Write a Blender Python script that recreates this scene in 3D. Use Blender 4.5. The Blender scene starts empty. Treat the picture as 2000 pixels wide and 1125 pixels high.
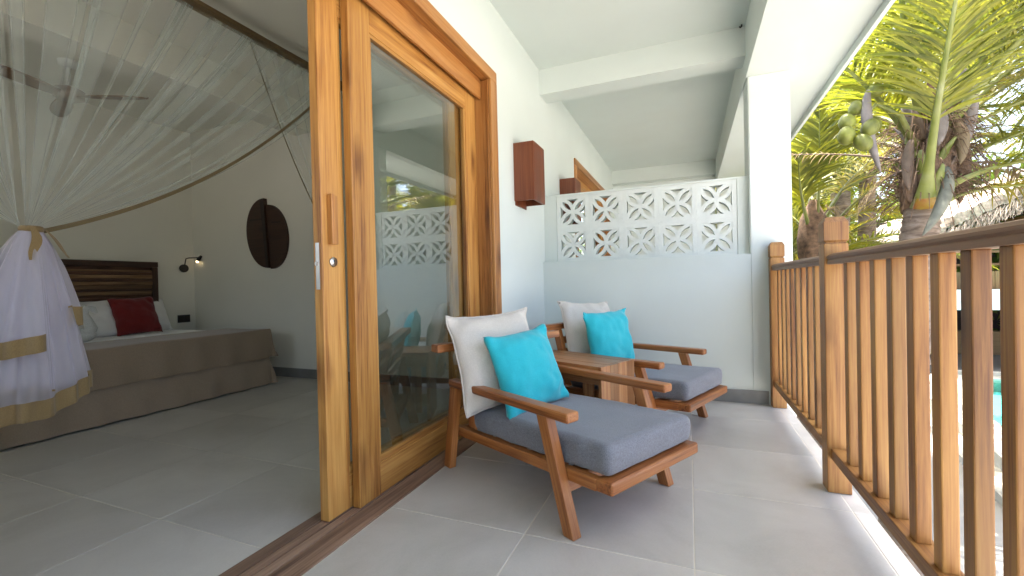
import bpy, bmesh, math, random
from mathutils import Vector, Matrix, Quaternion, noise
R = random.Random(7)
S = bpy.context.scene
COL = S.collection
rad = math.radians
V = Vector

# ------------------------------------------------------------------ camera, sky, sun, exposure
H = 0.96
cam_d = bpy.data.cameras.new('camera'); cam = bpy.data.objects.new('camera', cam_d); COL.objects.link(cam)
yaw, pit, rol = 0.38362637, 0.0095078, -0.02301501
fw = V((-math.sin(yaw)*math.cos(pit), math.cos(yaw)*math.cos(pit), -math.sin(pit)))
rt = V((math.cos(yaw), math.sin(yaw), 0)); up = rt.cross(fw)
c_, s_ = math.cos(rol), math.sin(rol)
rt, up = c_*rt + s_*up, -s_*rt + c_*up
cam.matrix_world = Matrix(((rt.x, up.x, -fw.x, 0), (rt.y, up.y, -fw.y, 0), (rt.z, up.z, -fw.z, H), (0, 0, 0, 1)))
cam_d.sensor_width = 36; cam_d.lens = 857.12/2000*36; cam_d.clip_start = 0.02; cam_d.clip_end = 2000
S.camera = cam

SUN_DIR = V((-0.06, 0.13, 0.99)).normalized()
W = bpy.data.worlds.new('World'); S.world = W; W.use_nodes = True
wn = W.node_tree.nodes; wn.clear()
sky = wn.new('ShaderNodeTexSky'); sky.sky_type = 'NISHITA'; sky.sun_disc = False
sky.sun_elevation = math.asin(SUN_DIR.z); sky.sun_rotation = math.atan2(SUN_DIR.x, SUN_DIR.y)
sky.air_density = 0.8; sky.dust_density = 6.0; sky.ozone_density = 1.0
bg = wn.new('ShaderNodeBackground'); bg.inputs[1].default_value = 0.15
wo = wn.new('ShaderNodeOutputWorld')
W.node_tree.links.new(sky.outputs[0], bg.inputs[0]); W.node_tree.links.new(bg.outputs[0], wo.inputs[0])
sun_d = bpy.data.lights.new('sun', 'SUN'); sun_d.energy = 2.4; sun_d.angle = rad(0.5); sun_d.color = (1, 0.95, 0.86)
sun = bpy.data.objects.new('sun', sun_d); COL.objects.link(sun); sun.location = (0, 0, 30)
sun.rotation_euler = SUN_DIR.to_track_quat('Z', 'Y').to_euler()
S.view_settings.view_transform = 'Standard'; S.view_settings.look = 'None'
S.view_settings.exposure = 3.25; S.view_settings.gamma = 1.0
S.render.engine = 'CYCLES'
cy = S.cycles
cy.use_guiding = True; cy.use_denoising = True; cy.denoiser = 'OPENIMAGEDENOISE'
cy.max_bounces = 10; cy.diffuse_bounces = 7; cy.glossy_bounces = 4; cy.transmission_bounces = 6; cy.transparent_max_bounces = 24
cy.caustics_reflective = False; cy.caustics_refractive = False
cy.sample_clamp_indirect = 6.0

# ------------------------------------------------------------------ materials
def mat(name):
    m = bpy.data.materials.new(name); m.use_nodes = True
    n = m.node_tree.nodes; n.clear()
    out = n.new('ShaderNodeOutputMaterial'); b = n.new('ShaderNodeBsdfPrincipled')
    m.node_tree.links.new(b.outputs[0], out.inputs[0])
    return m, n, m.node_tree.links, b
def N(n, t, **k):
    x = n.new('ShaderNode'+t)
    for a, v in k.items(): setattr(x, a, v)
    return x
def ramp(n, stops):
    r = n.new('ShaderNodeValToRGB'); e = r.color_ramp.elements
    while len(e) > 1: e.remove(e[-1])
    e[0].position, e[0].color = stops[0][0], (*stops[0][1], 1)
    for p, c in stops[1:]:
        x = e.new(p); x.color = (*c, 1)
    return r
def coords(n, l, scale, rnd=37.0):
    tc = N(n, 'TexCoord'); oi = N(n, 'ObjectInfo'); mul = N(n, 'Math', operation='MULTIPLY'); mul.inputs[1].default_value = rnd
    l.new(oi.outputs['Random'], mul.inputs[0])
    add = N(n, 'VectorMath', operation='ADD'); l.new(tc.outputs['Object'], add.inputs[0]); l.new(mul.outputs[0], add.inputs[1])
    mp = N(n, 'Mapping'); mp.inputs['Scale'].default_value = scale; l.new(add.outputs[0], mp.inputs[0])
    return mp.outputs[0], oi.outputs['Random'], add.outputs[0]
def wood(name, dark, mid, light, rough=0.42, vary=0.28, knots=True, contrast=1.0, bump=0.12):
    m, n, l, b = mat(name)
    co, rnd, raw = coords(n, l, (1.0, 1.0, 1.0))
    def lay(sc, det, dist, rg_=.5):
        mp_ = N(n, 'Mapping'); mp_.inputs['Scale'].default_value = sc; l.new(raw, mp_.inputs[0])
        z_ = N(n, 'TexNoise'); z_.inputs['Scale'].default_value = 1.0; z_.inputs['Detail'].default_value = det; z_.inputs['Distortion'].default_value = dist; z_.inputs['Roughness'].default_value = rg_
        l.new(mp_.outputs[0], z_.inputs['Vector']); return z_
    zo = lay((.9, 9, 9), 2, .6); fi = lay((1.3, 46, 46), 5, 1.2, .62); n2 = lay((4, 130, 130), 4, .3, .65)
    mx = N(n, 'Mix', data_type='FLOAT'); mx.inputs[0].default_value = .5; l.new(zo.outputs[0], mx.inputs[2]); l.new(fi.outputs[0], mx.inputs[3])
    mx2 = N(n, 'Mix', data_type='FLOAT'); mx2.inputs[0].default_value = .30; l.new(mx.outputs[0], mx2.inputs[2]); l.new(n2.outputs[0], mx2.inputs[3])
    rp = ramp(n, [(.5-.155/contrast, dark), (.5-.035/contrast, mid), (.5+.12/contrast, light)]); l.new(mx2.outputs[0], rp.inputs[0])
    col = rp.outputs[0]
    if knots:
        mp3 = N(n, 'Mapping'); mp3.inputs['Scale'].default_value = (2.2, 6.5, 6.5); l.new(raw, mp3.inputs[0])
        nd = N(n, 'TexNoise'); nd.inputs['Scale'].default_value = 2; l.new(mp3.outputs[0], nd.inputs['Vector'])
        va = N(n, 'VectorMath', operation='MULTIPLY_ADD'); va.inputs[1].default_value = (.35, .35, .35)
        l.new(nd.outputs['Color'], va.inputs[0]); l.new(mp3.outputs[0], va.inputs[2])
        vo = N(n, 'TexVoronoi'); vo.inputs['Scale'].default_value = 0.8; l.new(va.outputs[0], vo.inputs['Vector'])
        kr = ramp(n, [(0.04, (1, 1, 1)), (0.13, (.55, .55, .55)), (0.26, (0, 0, 0))]); l.new(vo.outputs['Distance'], kr.inputs[0])
        km = N(n, 'Mix', data_type='RGBA', blend_type='MULTIPLY'); l.new(kr.outputs[0], km.inputs[0]); l.new(col, km.inputs[6])
        km.inputs[7].default_value = (.34, .24, .18, 1); col = km.outputs[2]
    hv = N(n, 'HueSaturation'); l.new(col, hv.inputs['Color'])
    mr = N(n, 'MapRange'); mr.inputs[3].default_value = 1-vary; mr.inputs[4].default_value = 1+vary*0.8; l.new(rnd, mr.inputs[0]); l.new(mr.outputs[0], hv.inputs['Value'])
    l.new(hv.outputs[0], b.inputs['Base Color'])
    rr = N(n, 'MapRange'); rr.inputs[3].default_value = rough-0.08; rr.inputs[4].default_value = rough+0.14; l.new(n2.outputs[0], rr.inputs[0]); l.new(rr.outputs[0], b.inputs['Roughness'])
    bp = N(n, 'Bump'); bp.inputs['Strength'].default_value = bump; bp.inputs['Distance'].default_value = 0.002; l.new(mx2.outputs[0], bp.inputs['Height']); l.new(bp.outputs[0], b.inputs['Normal'])
    return m
def plain(name, col, rough=0.6, metal=0.0, noise_amt=0.12, nscale=8, bump=0.0, bscale=40, vary=0.0):
    m, n, l, b = mat(name)
    co, rnd, raw = coords(n, l, (1, 1, 1))
    nz = N(n, 'TexNoise'); nz.inputs['Scale'].default_value = nscale; nz.inputs['Detail'].default_value = 5; l.new(co, nz.inputs['Vector'])
    d = tuple(c*(1-noise_amt) for c in col); e = tuple(min(1, c*(1+noise_amt)) for c in col)
    rp = ramp(n, [(0.3, d), (0.7, e)]); l.new(nz.outputs[0], rp.inputs[0])
    if vary:
        hv = N(n, 'HueSaturation'); l.new(rp.outputs[0], hv.inputs['Color'])
        mr = N(n, 'MapRange'); mr.inputs[3].default_value = 1-vary; mr.inputs[4].default_value = 1+vary; l.new(rnd, mr.inputs[0]); l.new(mr.outputs[0], hv.inputs['Value'])
        l.new(hv.outputs[0], b.inputs['Base Color'])
    else: l.new(rp.outputs[0], b.inputs['Base Color'])
    b.inputs['Roughness'].default_value = rough; b.inputs['Metallic'].default_value = metal
    if bump:
        n3 = N(n, 'TexNoise'); n3.inputs['Scale'].default_value = bscale; n3.inputs['Detail'].default_value = 6; l.new(co, n3.inputs['Vector'])
        bp = N(n, 'Bump'); bp.inputs['Strength'].default_value = bump; bp.inputs['Distance'].default_value = 0.004; l.new(n3.outputs[0], bp.inputs['Height']); l.new(bp.outputs[0], b.inputs['Normal'])
    return m
def fabric(name, col, weave=520, melange=0.25, rough=0.9, sheen=0.25, bump=0.25, wrinkle=0.3):
    m, n, l, b = mat(name)
    co, rnd, raw = coords(n, l, (1, 1, 1))
    hs = []
    for sc in ((weave, weave*0.35, weave*0.35), (weave*0.35, weave, weave*0.35)):
        mp = N(n, 'Mapping'); mp.inputs['Scale'].default_value = sc; l.new(co, mp.inputs[0])
        z = N(n, 'TexNoise'); z.inputs['Scale'].default_value = 1.0; z.inputs['Detail'].default_value = 1; l.new(mp.outputs[0], z.inputs['Vector']); hs.append(z.outputs[0])
    mx = N(n, 'Mix', data_type='FLOAT'); mx.inputs[0].default_value = 0.5; l.new(hs[0], mx.inputs[2]); l.new(hs[1], mx.inputs[3])
    rp = ramp(n, [(0.35, tuple(c*(1-melange) for c in col)), (0.65, tuple(min(1, c*(1+melange)) for c in col))]); l.new(mx.outputs[0], rp.inputs[0])
    l.new(rp.outputs[0], b.inputs['Base Color']); b.inputs['Roughness'].default_value = rough
    b.inputs['Sheen Weight'].default_value = sheen
    wz = N(n, 'TexNoise'); wz.inputs['Scale'].default_value = 9; wz.inputs['Detail'].default_value = 3; wz.inputs['Distortion'].default_value = 0.8; l.new(co, wz.inputs['Vector'])
    b1 = N(n, 'Bump'); b1.inputs['Strength'].default_value = wrinkle; b1.inputs['Distance'].default_value = 0.012; l.new(wz.outputs[0], b1.inputs['Height'])
    b2 = N(n, 'Bump'); b2.inputs['Strength'].default_value = bump; b2.inputs['Distance'].default_value = 0.001; l.new(mx.outputs[0], b2.inputs['Height']); l.new(b1.outputs[0], b2.inputs['Normal'])
    l.new(b2.outputs[0], b.inputs['Normal'])
    return m
M = {}
M['white'] = plain('white_plaster', (.56, .615, .59), rough=.75, noise_amt=.025, nscale=1.7, bump=.12, bscale=14)  # faint green tint puts foliage and pool bounce light into the colour
M['white_block'] = plain('white_block_paint', (.60, .645, .625), rough=.7, noise_amt=.04, nscale=9, bump=.15, bscale=60)
M['beige_wall'] = plain('warm_beige_wall_paint', (.72, .715, .64), rough=.8, noise_amt=.03, nscale=1.5, bump=.12, bscale=14)
M['grout'] = plain('pale_grout', (.58, .55, .47), rough=.9, noise_amt=.15, nscale=6)
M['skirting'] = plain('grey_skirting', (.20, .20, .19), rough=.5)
M['teak'] = wood('honey_teak', (.17, .052, .010), (.39, .18, .042), (.52, .285, .080), rough=.40, vary=.12, contrast=1.15)
M['frame_wood'] = wood('frame_teak', (.17, .055, .012), (.35, .15, .038), (.45, .225, .072), rough=.38, vary=.2, contrast=1.2)
M['threshold'] = wood('worn_threshold_wood', (.09, .05, .032), (.19, .115, .075), (.29, .19, .13), rough=.6, vary=.15, contrast=1.2, bump=.3)
M['chair_wood'] = wood('red_brown_chair_wood', (.11, .03, .008), (.29, .10, .026), (.40, .17, .052), rough=.36, vary=.18, contrast=1.25)
M['table_wood'] = wood('acacia_table_wood', (.12, .04, .016), (.29, .12, .042), (.45, .24, .10), rough=.36, vary=.38)
M['rail_wood'] = wood('railing_wood', (.13, .042, .009), (.275, .122, .029), (.385, .205, .056), rough=.45, vary=.22, contrast=1.25)
M['cap_rail'] = wood('weathered_handrail_wood', (.10, .05, .026), (.18, .095, .052), (.25, .145, .085), rough=.5, vary=.06, knots=False)
M['sconce_wood'] = wood('dark_red_sconce_wood', (.055, .011, .003), (.125, .029, .009), (.19, .056, .018), rough=.4, vary=.1)
M['dark_wood'] = wood('dark_headboard_wood', (.016, .006, .003), (.045, .017, .009), (.11, .05, .022), rough=.45, vary=.6)
M['pale_slat'] = wood('pale_headboard_slat', (.04, .018, .008), (.13, .07, .03), (.26, .16, .075), rough=.5, vary=.3)  # paler wood for slats picked at random among the dark ones
M['art_wood'] = wood('dark_carved_wood', (.012, .005, .003), (.035, .014, .007), (.06, .027, .013), rough=.5, vary=.1)
M['net_bar'] = wood('brown_net_bar', (.07, .045, .018), (.13, .085, .035), (.17, .115, .05), rough=.5, vary=.1, knots=False)
M['fan_wood'] = wood('brown_fan_wood', (.10, .05, .025), (.17, .09, .045), (.22, .125, .065), rough=.45, vary=.05, knots=False)
M['turquoise'] = fabric('turquoise_cotton', (.010, .37, .44), weave=620, melange=.07)
M['grey_fabric'] = fabric('blue_grey_canvas', (.140, .152, .180), weave=520, melange=.26, wrinkle=.12)
M['beige'] = fabric('pale_beige_linen', (.52, .485, .43), weave=480, melange=.07, wrinkle=.4)
M['red'] = fabric('deep_red_cotton', (.15, .005, .005), melange=.1)
M['sheet'] = fabric('white_bed_linen', (.78, .78, .77), weave=700, melange=.03, wrinkle=.45)
M['runner'] = fabric('brown_linen', (.27, .20, .135), weave=420, melange=.10, wrinkle=.35)
M['skirt'] = fabric('pale_brown_linen', (.31, .235, .165), weave=420, melange=.10, wrinkle=.35)
M['trim'] = fabric('tan_cotton_trim', (.31, .215, .095), weave=420, melange=.1, wrinkle=.3)
M['trim_dark'] = fabric('olive_net_edging', (.17, .125, .06), weave=420, melange=.1, wrinkle=.2)
M['towel'] = fabric('pale_towel', (.52, .53, .52), weave=300, melange=.12)
M['steel'] = plain('brushed_steel', (.62, .61, .58), rough=.32, metal=1, noise_amt=.06)
M['black_metal'] = plain('black_metal', (.018, .018, .018), rough=.42)
M['black_plastic'] = plain('black_plastic', (.02, .02, .022), rough=.4)
M['sand'] = plain('pale_paving', (.37, .35, .315), rough=.9, noise_amt=.1, nscale=.6, bump=.3, bscale=5)
M['stone'] = plain('pale_kerb_stone', (.44, .42, .35), rough=.8, noise_amt=.22, nscale=2.2, bump=.3, bscale=9)
M['pool_tile'] = plain('pool_tile', (.36, .70, .70), rough=.4, noise_amt=.06)
M['pool_deep'] = plain('pool_floor', (.06, .52, .58), rough=.5, noise_amt=.06)
M['bar_white'] = plain('white_fascia_paint', (.74, .77, .78), rough=.6, noise_amt=.05)
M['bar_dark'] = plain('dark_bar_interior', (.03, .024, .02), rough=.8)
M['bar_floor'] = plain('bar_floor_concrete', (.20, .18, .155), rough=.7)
M['bar_panel'] = wood('bar_panel_wood', (.09, .05, .015), (.17, .10, .035), (.22, .14, .05), rough=.6, vary=.3, knots=False)
M['thatch'] = plain('dry_thatch', (.36, .31, .26), rough=1, noise_amt=.38, nscale=9, vary=.1)
M['thatch_edge'] = plain('brown_thatch_edge', (.17, .12, .07), rough=1, noise_amt=.4, nscale=12)
M['trunk'] = plain('palm_bark', (.14, .108, .083), rough=.95, noise_amt=.3, nscale=7, bump=.8, bscale=24)
M['fibre'] = plain('brown_palm_fibre', (.12, .075, .045), rough=1, noise_amt=.55, nscale=18, bump=.8, bscale=50)
M['spathe'] = plain('grey_dry_spathe', (.17, .15, .135), rough=.9, noise_amt=.25, nscale=9, bump=.4, bscale=30)
M['spathe_green'] = plain('grey_green_spathe', (.125, .13, .10), rough=.9, noise_amt=.3, nscale=12, bump=.4, bscale=30)
M['dry_stalk'] = plain('grey_brown_stalk', (.15, .11, .08), rough=.9, noise_amt=.3, nscale=10)
M['coconut'] = plain('green_coconut', (.125, .14, .018), rough=.6, noise_amt=.4, nscale=11, vary=.2)

# tiles
m, n, l, b = mat('grey_stone_tile'); M['tile'] = m
co, rnd, raw = coords(n, l, (1, 1, 1), 61)
n1 = N(n, 'TexNoise'); n1.inputs['Scale'].default_value = 2.2; n1.inputs['Detail'].default_value = 7; n1.inputs['Roughness'].default_value = .62; n1.inputs['Distortion'].default_value = .6; l.new(co, n1.inputs['Vector'])
n2 = N(n, 'TexNoise'); n2.inputs['Scale'].default_value = 140; n2.inputs['Detail'].default_value = 2; l.new(co, n2.inputs['Vector'])
mx = N(n, 'Mix', data_type='FLOAT'); mx.inputs[0].default_value = .16; l.new(n1.outputs[0], mx.inputs[2]); l.new(n2.outputs[0], mx.inputs[3])
rp = ramp(n, [(.28, (.38, .365, .33)), (.5, (.47, .455, .42)), (.74, (.545, .53, .49))]); l.new(mx.outputs[0], rp.inputs[0])
hv = N(n, 'HueSaturation'); mr = N(n, 'MapRange'); mr.inputs[3].default_value = .90; mr.inputs[4].default_value = 1.07; l.new(rnd, mr.inputs[0]); l.new(mr.outputs[0], hv.inputs['Value']); l.new(rp.outputs[0], hv.inputs['Color'])
l.new(hv.outputs[0], b.inputs['Base Color'])
rr = N(n, 'MapRange'); rr.inputs[3].default_value = .26; rr.inputs[4].default_value = .46; l.new(n1.outputs[0], rr.inputs[0]); l.new(rr.outputs[0], b.inputs['Roughness'])
bp = N(n, 'Bump'); bp.inputs['Strength'].default_value = .05; bp.inputs['Distance'].default_value = .002; l.new(mx.outputs[0], bp.inputs['Height']); l.new(bp.outputs[0], b.inputs['Normal'])

# thin architectural glass
m, n, l, b = mat('door_glass'); M['glass'] = m; n.remove(b)
out = n['Material Output']
tr = N(n, 'BsdfTransparent'); tr.inputs[0].default_value = (.88, .92, .90, 1)
gl = N(n, 'BsdfGlossy'); gl.inputs['Roughness'].default_value = 0.0
fr = N(n, 'Fresnel'); fr.inputs[0].default_value = 3.4
gb = N(n, 'NewGeometry'); sb = N(n, 'Math', operation='SUBTRACT'); sb.inputs[0].default_value = 1; l.new(gb.outputs['Backfacing'], sb.inputs[1])
fm = N(n, 'Math', operation='MULTIPLY'); l.new(fr.outputs[0], fm.inputs[0]); l.new(sb.outputs[0], fm.inputs[1])
ms = N(n, 'MixShader'); l.new(fm.outputs[0], ms.inputs[0]); l.new(tr.outputs[0], ms.inputs[1]); l.new(gl.outputs[0], ms.inputs[2]); l.new(ms.outputs[0], out.inputs[0])

# sheer mosquito net
def net_mat(name, op, col):
    m, n, l, b = mat(name); n.remove(b); out = n['Material Output']
    df = N(n, 'BsdfDiffuse'); df.inputs[0].default_value = (*col, 1)
    tl = N(n, 'BsdfTranslucent'); tl.inputs[0].default_value = (*col, 1)
    m1 = N(n, 'MixShader'); m1.inputs[0].default_value = .5; l.new(df.outputs[0], m1.inputs[1]); l.new(tl.outputs[0], m1.inputs[2])
    t = N(n, 'BsdfTransparent')
    lw = N(n, 'LayerWeight'); lw.inputs[0].default_value = .35
    co, rnd, raw = coords(n, l, (1, 1, 1))
    nz = N(n, 'TexNoise'); nz.inputs['Scale'].default_value = 5; nz.inputs['Detail'].default_value = 4; l.new(co, nz.inputs['Vector'])
    mr = N(n, 'MapRange'); mr.inputs[1].default_value = 0; mr.inputs[2].default_value = 1; mr.inputs[3].default_value = op; mr.inputs[4].default_value = min(1, op*2.4); l.new(lw.outputs['Facing'], mr.inputs[0])
    mu = N(n, 'Math', operation='MULTIPLY_ADD'); mu.inputs[1].default_value = .04; l.new(nz.outputs[0], mu.inputs[0]); l.new(mr.outputs[0], mu.inputs[2])
    m2 = N(n, 'MixShader'); l.new(mu.outputs[0], m2.inputs[0]); l.new(t.outputs[0], m2.inputs[1]); l.new(m1.outputs[0], m2.inputs[2]); l.new(m2.outputs[0], out.inputs[0])
    return m
M['net'] = net_mat('sheer_white_net', .12, (.78, .86, .85))  # greenish tint paints in light from the pool and garden
M['net_dense'] = net_mat('gathered_white_net', .46, (.86, .84, .92))

# leaves
def leaf_mat(name, lo, hi, trans=.45, rough=.45):
    m, n, l, b = mat(name); out = n['Material Output']
    co, rnd, raw = coords(n, l, (1, 1, 1))
    geo = N(n, 'NewGeometry')
    nz = N(n, 'TexNoise'); nz.inputs['Scale'].default_value = 2.3; nz.inputs['Detail'].default_value = 3; l.new(co, nz.inputs['Vector'])
    mx = N(n, 'Mix', data_type='FLOAT'); mx.inputs[0].default_value = .55; l.new(nz.outputs[0], mx.inputs[2]); l.new(geo.outputs['Random Per Island'], mx.inputs[3])
    rp = ramp(n, [(.2, lo), (.8, hi)]); l.new(mx.outputs[0], rp.inputs[0])
    l.new(rp.outputs[0], b.inputs['Base Color']); b.inputs['Roughness'].default_value = rough
    tl = N(n, 'BsdfTranslucent'); hs = N(n, 'HueSaturation'); hs.inputs['Value'].default_value = 1.5; hs.inputs['Saturation'].default_value = 1.08; l.new(rp.outputs[0], hs.inputs['Color']); l.new(hs.outputs[0], tl.inputs[0])
    ms = N(n, 'MixShader'); ms.inputs[0].default_value = trans; l.new(b.outputs[0], ms.inputs[1]); l.new(tl.outputs[0], ms.inputs[2]); l.new(ms.outputs[0], out.inputs[0])
    return m
M['leaf'] = leaf_mat('palm_leaflet', (.065, .09, .011), (.27, .265, .034), trans=.5)
M['leaf_yellow'] = leaf_mat('yellow_palm_leaflet', (.18, .165, .016), (.36, .30, .04), trans=.5)
M['leaf_dark'] = leaf_mat('broad_leaf', (.035, .075, .012), (.12, .17, .025), trans=.35)
M['leaf_dry'] = leaf_mat('dry_leaflet', (.15, .11, .06), (.27, .21, .12), trans=.25, rough=.8)
m, n, l, b = mat('green_frond_stalk'); M['stalk'] = m
co, rnd, raw = coords(n, l, (1, 1, 1))
nz = N(n, 'TexNoise'); nz.inputs['Scale'].default_value = 4; nz.inputs['Detail'].default_value = 4; l.new(co, nz.inputs['Vector'])
rp = ramp(n, [(.3, (.075, .10, .012)), (.5, (.15, .17, .03)), (.72, (.21, .225, .10))]); l.new(nz.outputs[0], rp.inputs[0]); l.new(rp.outputs[0], b.inputs['Base Color']); b.inputs['Roughness'].default_value = .5

m, n, l, b = mat('orange_frond_base'); M['frond_base'] = m
co, rnd, raw = coords(n, l, (1, 1, 1)); nz = N(n, 'TexNoise'); nz.inputs['Scale'].default_value = 9; nz.inputs['Detail'].default_value = 4; l.new(co, nz.inputs['Vector'])
rp = ramp(n, [(.35, (.24, .09, .012)), (.65, (.26, .20, .02))]); l.new(nz.outputs[0], rp.inputs[0]); l.new(rp.outputs[0], b.inputs['Base Color'])
m, n, l, b = mat('ringed_palm_bark'); M['trunk'] = m
co, rnd, raw = coords(n, l, (1, 1, 1)); mpz = N(n, 'Mapping'); mpz.inputs['Scale'].default_value = (2.5, 2.5, 11); l.new(raw, mpz.inputs[0])
nz = N(n, 'TexNoise'); nz.inputs['Scale'].default_value = 1.6; nz.inputs['Detail'].default_value = 7; nz.inputs['Roughness'].default_value = .68; nz.inputs['Distortion'].default_value = .8; l.new(mpz.outputs[0], nz.inputs['Vector'])
rp = ramp(n, [(.30, (.055, .038, .026)), (.47, (.16, .122, .092)), (.62, (.235, .195, .16)), (.75, (.13, .095, .066))]); l.new(nz.outputs[0], rp.inputs[0]); l.new(rp.outputs[0], b.inputs['Base Color']); b.inputs['Roughness'].default_value = .95
bp = N(n, 'Bump'); bp.inputs['Strength'].default_value = .9; bp.inputs['Distance'].default_value = .012; l.new(nz.outputs[0], bp.inputs['Height']); l.new(bp.outputs[0], b.inputs['Normal'])
# water
m, n, l, b = mat('pool_water'); M['water'] = m; n.remove(b); out = n['Material Output']
tr = N(n, 'BsdfTransparent'); tr.inputs[0].default_value = (.55, .93, .92, 1)
gl = N(n, 'BsdfGlossy'); gl.inputs['Roughness'].default_value = .02
fr = N(n, 'Fresnel'); fr.inputs[0].default_value = 1.33
nz = N(n, 'TexNoise'); nz.inputs['Scale'].default_value = 2.5
bp = N(n, 'Bump'); bp.inputs['Strength'].default_value = .25; bp.inputs['Distance'].default_value = .05; l.new(nz.outputs[0], bp.inputs['Height']); l.new(bp.outputs[0], gl.inputs['Normal']); l.new(bp.outputs[0], fr.inputs['Normal'])
ms = N(n, 'MixShader'); l.new(fr.outputs[0], ms.inputs[0]); l.new(tr.outputs[0], ms.inputs[1]); l.new(gl.outputs[0], ms.inputs[2]); l.new(ms.outputs[0], out.inputs[0])
# lit lamp bulb
m, n, l, b = mat('lit_bulb'); M['bulb'] = m
b.inputs['Base Color'].default_value = (.9, .8, .6, 1); b.inputs['Emission Color'].default_value = (1, .72, .38, 1); b.inputs['Emission Strength'].default_value = .8

# ------------------------------------------------------------------ helpers
def tag(o, label=None, cat=None, group=None, kind=None):
    if label: o['label'] = label
    if cat: o['category'] = cat
    if group: o['group'] = group
    if kind: o['kind'] = kind
    return o
def link(name, me, m=None, parent=None, mw=None, smooth=False):
    if m is not None and not me.materials: me.materials.append(m)
    if smooth:
        for p in me.polygons: p.use_smooth = True
    o = bpy.data.objects.new(name, me); COL.objects.link(o)
    if parent: o.parent = parent
    if mw is not None: o.matrix_basis = mw
    return o
def from_bm(name, bm, m, parent=None, mw=None, smooth=False):
    me = bpy.data.meshes.new(name); bm.to_mesh(me); bm.free()
    return link(name, me, m, parent, mw, smooth)
def empty(name, label, cat, loc=(0, 0, 0), rz=0, group=None):
    o = bpy.data.objects.new(name, None); COL.objects.link(o); o.location = loc; o.rotation_euler = (0, 0, rz)
    o.empty_display_size = .1
    return tag(o, label, cat, group)
def pydata(name, vs, fs, m, parent=None, mw=None, smooth=False):
    me = bpy.data.meshes.new(name); me.from_pydata(vs, [], fs); me.update()
    return link(name, me, m, parent, mw, smooth)
def add_box(bm, x0, x1, y0, y1, z0, z1):
    vs = [bm.verts.new(p) for p in ((x0, y0, z0), (x1, y0, z0), (x1, y1, z0), (x0, y1, z0), (x0, y0, z1), (x1, y0, z1), (x1, y1, z1), (x0, y1, z1))]
    for f in ((0, 3, 2, 1), (4, 5, 6, 7), (0, 1, 5, 4), (1, 2, 6, 5), (2, 3, 7, 6), (3, 0, 4, 7)):
        bm.faces.new([vs[i] for i in f])
def box(name, x0, x1, y0, y1, z0, z1, m, parent=None, bev=0.0, along=None, seg=2):
    """box whose mesh is centred on its own origin; along: which axis becomes the local X (grain)"""
    d = V((x1-x0, y1-y0, z1-z0)); c = V(((x0+x1)/2, (y0+y1)/2, (z0+z1)/2))
    ax = along if along is not None else max(range(3), key=lambda i: d[i])
    rot = {0: Matrix.Identity(3), 1: Matrix(((0, -1, 0), (1, 0, 0), (0, 0, 1))), 2: Matrix(((0, 0, -1), (0, 1, 0), (1, 0, 0)))}[ax]
    ld = {0: (d.x, d.y, d.z), 1: (d.y, d.x, d.z), 2: (d.z, d.y, d.x)}[ax]
    bm = bmesh.new(); add_box(bm, -ld[0]/2, ld[0]/2, -ld[1]/2, ld[1]/2, -ld[2]/2, ld[2]/2)
    if bev: bmesh.ops.bevel(bm, geom=bm.edges[:], offset=bev, segments=seg, affect='EDGES', profile=.6)
    return from_bm(name, bm, m, parent, Matrix.Translation(c) @ rot.to_4x4())
def hexa(name, q0, q1, m, parent=None, bev=0.003, seg=2):
    """prism between two quads (end faces), local X along its length"""
    q0 = [V(p) for p in q0]; q1 = [V(p) for p in q1]
    a = sum(q0, V())/4; b2 = sum(q1, V())/4; x = (b2-a).normalized()
    y = (q0[1]-q0[0]); y = (y - x*y.dot(x)).normalized(); z = x.cross(y)
    rotm = Matrix((x, y, z)).transposed(); c = (a+b2)/2; inv = rotm.inverted()
    bm = bmesh.new(); vs = [bm.verts.new(inv @ (p-c)) for p in q0+q1]
    for f in ((3, 2, 1, 0), (4, 5, 6, 7), (0, 1, 5, 4), (1, 2, 6, 5), (2, 3, 7, 6), (3, 0, 4, 7)): bm.faces.new([vs[i] for i in f])
    bmesh.ops.recalc_face_normals(bm, faces=bm.faces[:])
    if bev: bmesh.ops.bevel(bm, geom=bm.edges[:], offset=bev, segments=seg, affect='EDGES', profile=.6)
    return from_bm(name, bm, m, parent, Matrix.Translation(c) @ rotm.to_4x4())
def tube(bm, pts, rs, seg=10, cap=True, flat=1.0):
    rings = []; pts = [V(p) for p in pts]; prev = None
    for i, p in enumerate(pts):
        t = (pts[min(i+1, len(pts)-1)] - pts[max(i-1, 0)]).normalized()
        if prev is None:
            ref = V((0, 0, 1)) if abs(t.z) < .9 else V((1, 0, 0)); a = t.cross(ref).normalized()
        else: a = (prev - t*prev.dot(t)).normalized()
        prev = a; b2 = t.cross(a); r = rs[i] if hasattr(rs, '__len__') else rs
        rings.append([bm.verts.new(p + a*r*math.cos(2*math.pi*k/seg) + b2*r*flat*math.sin(2*math.pi*k/seg)) for k in range(seg)])
    for r0, r1 in zip(rings, rings[1:]):
        for k in range(seg): bm.faces.new((r0[k], r0[(k+1) % seg], r1[(k+1) % seg], r1[k]))
    if cap:
        bm.faces.new(rings[0][::-1]); bm.faces.new(rings[-1])
def tube_obj(name, pts, rs, m, parent=None, seg=12, flat=1.0):
    bm = bmesh.new(); tube(bm, pts, rs, seg, True, flat); bmesh.ops.recalc_face_normals(bm, faces=bm.faces[:]); return from_bm(name, bm, m, parent, None, True)
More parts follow.
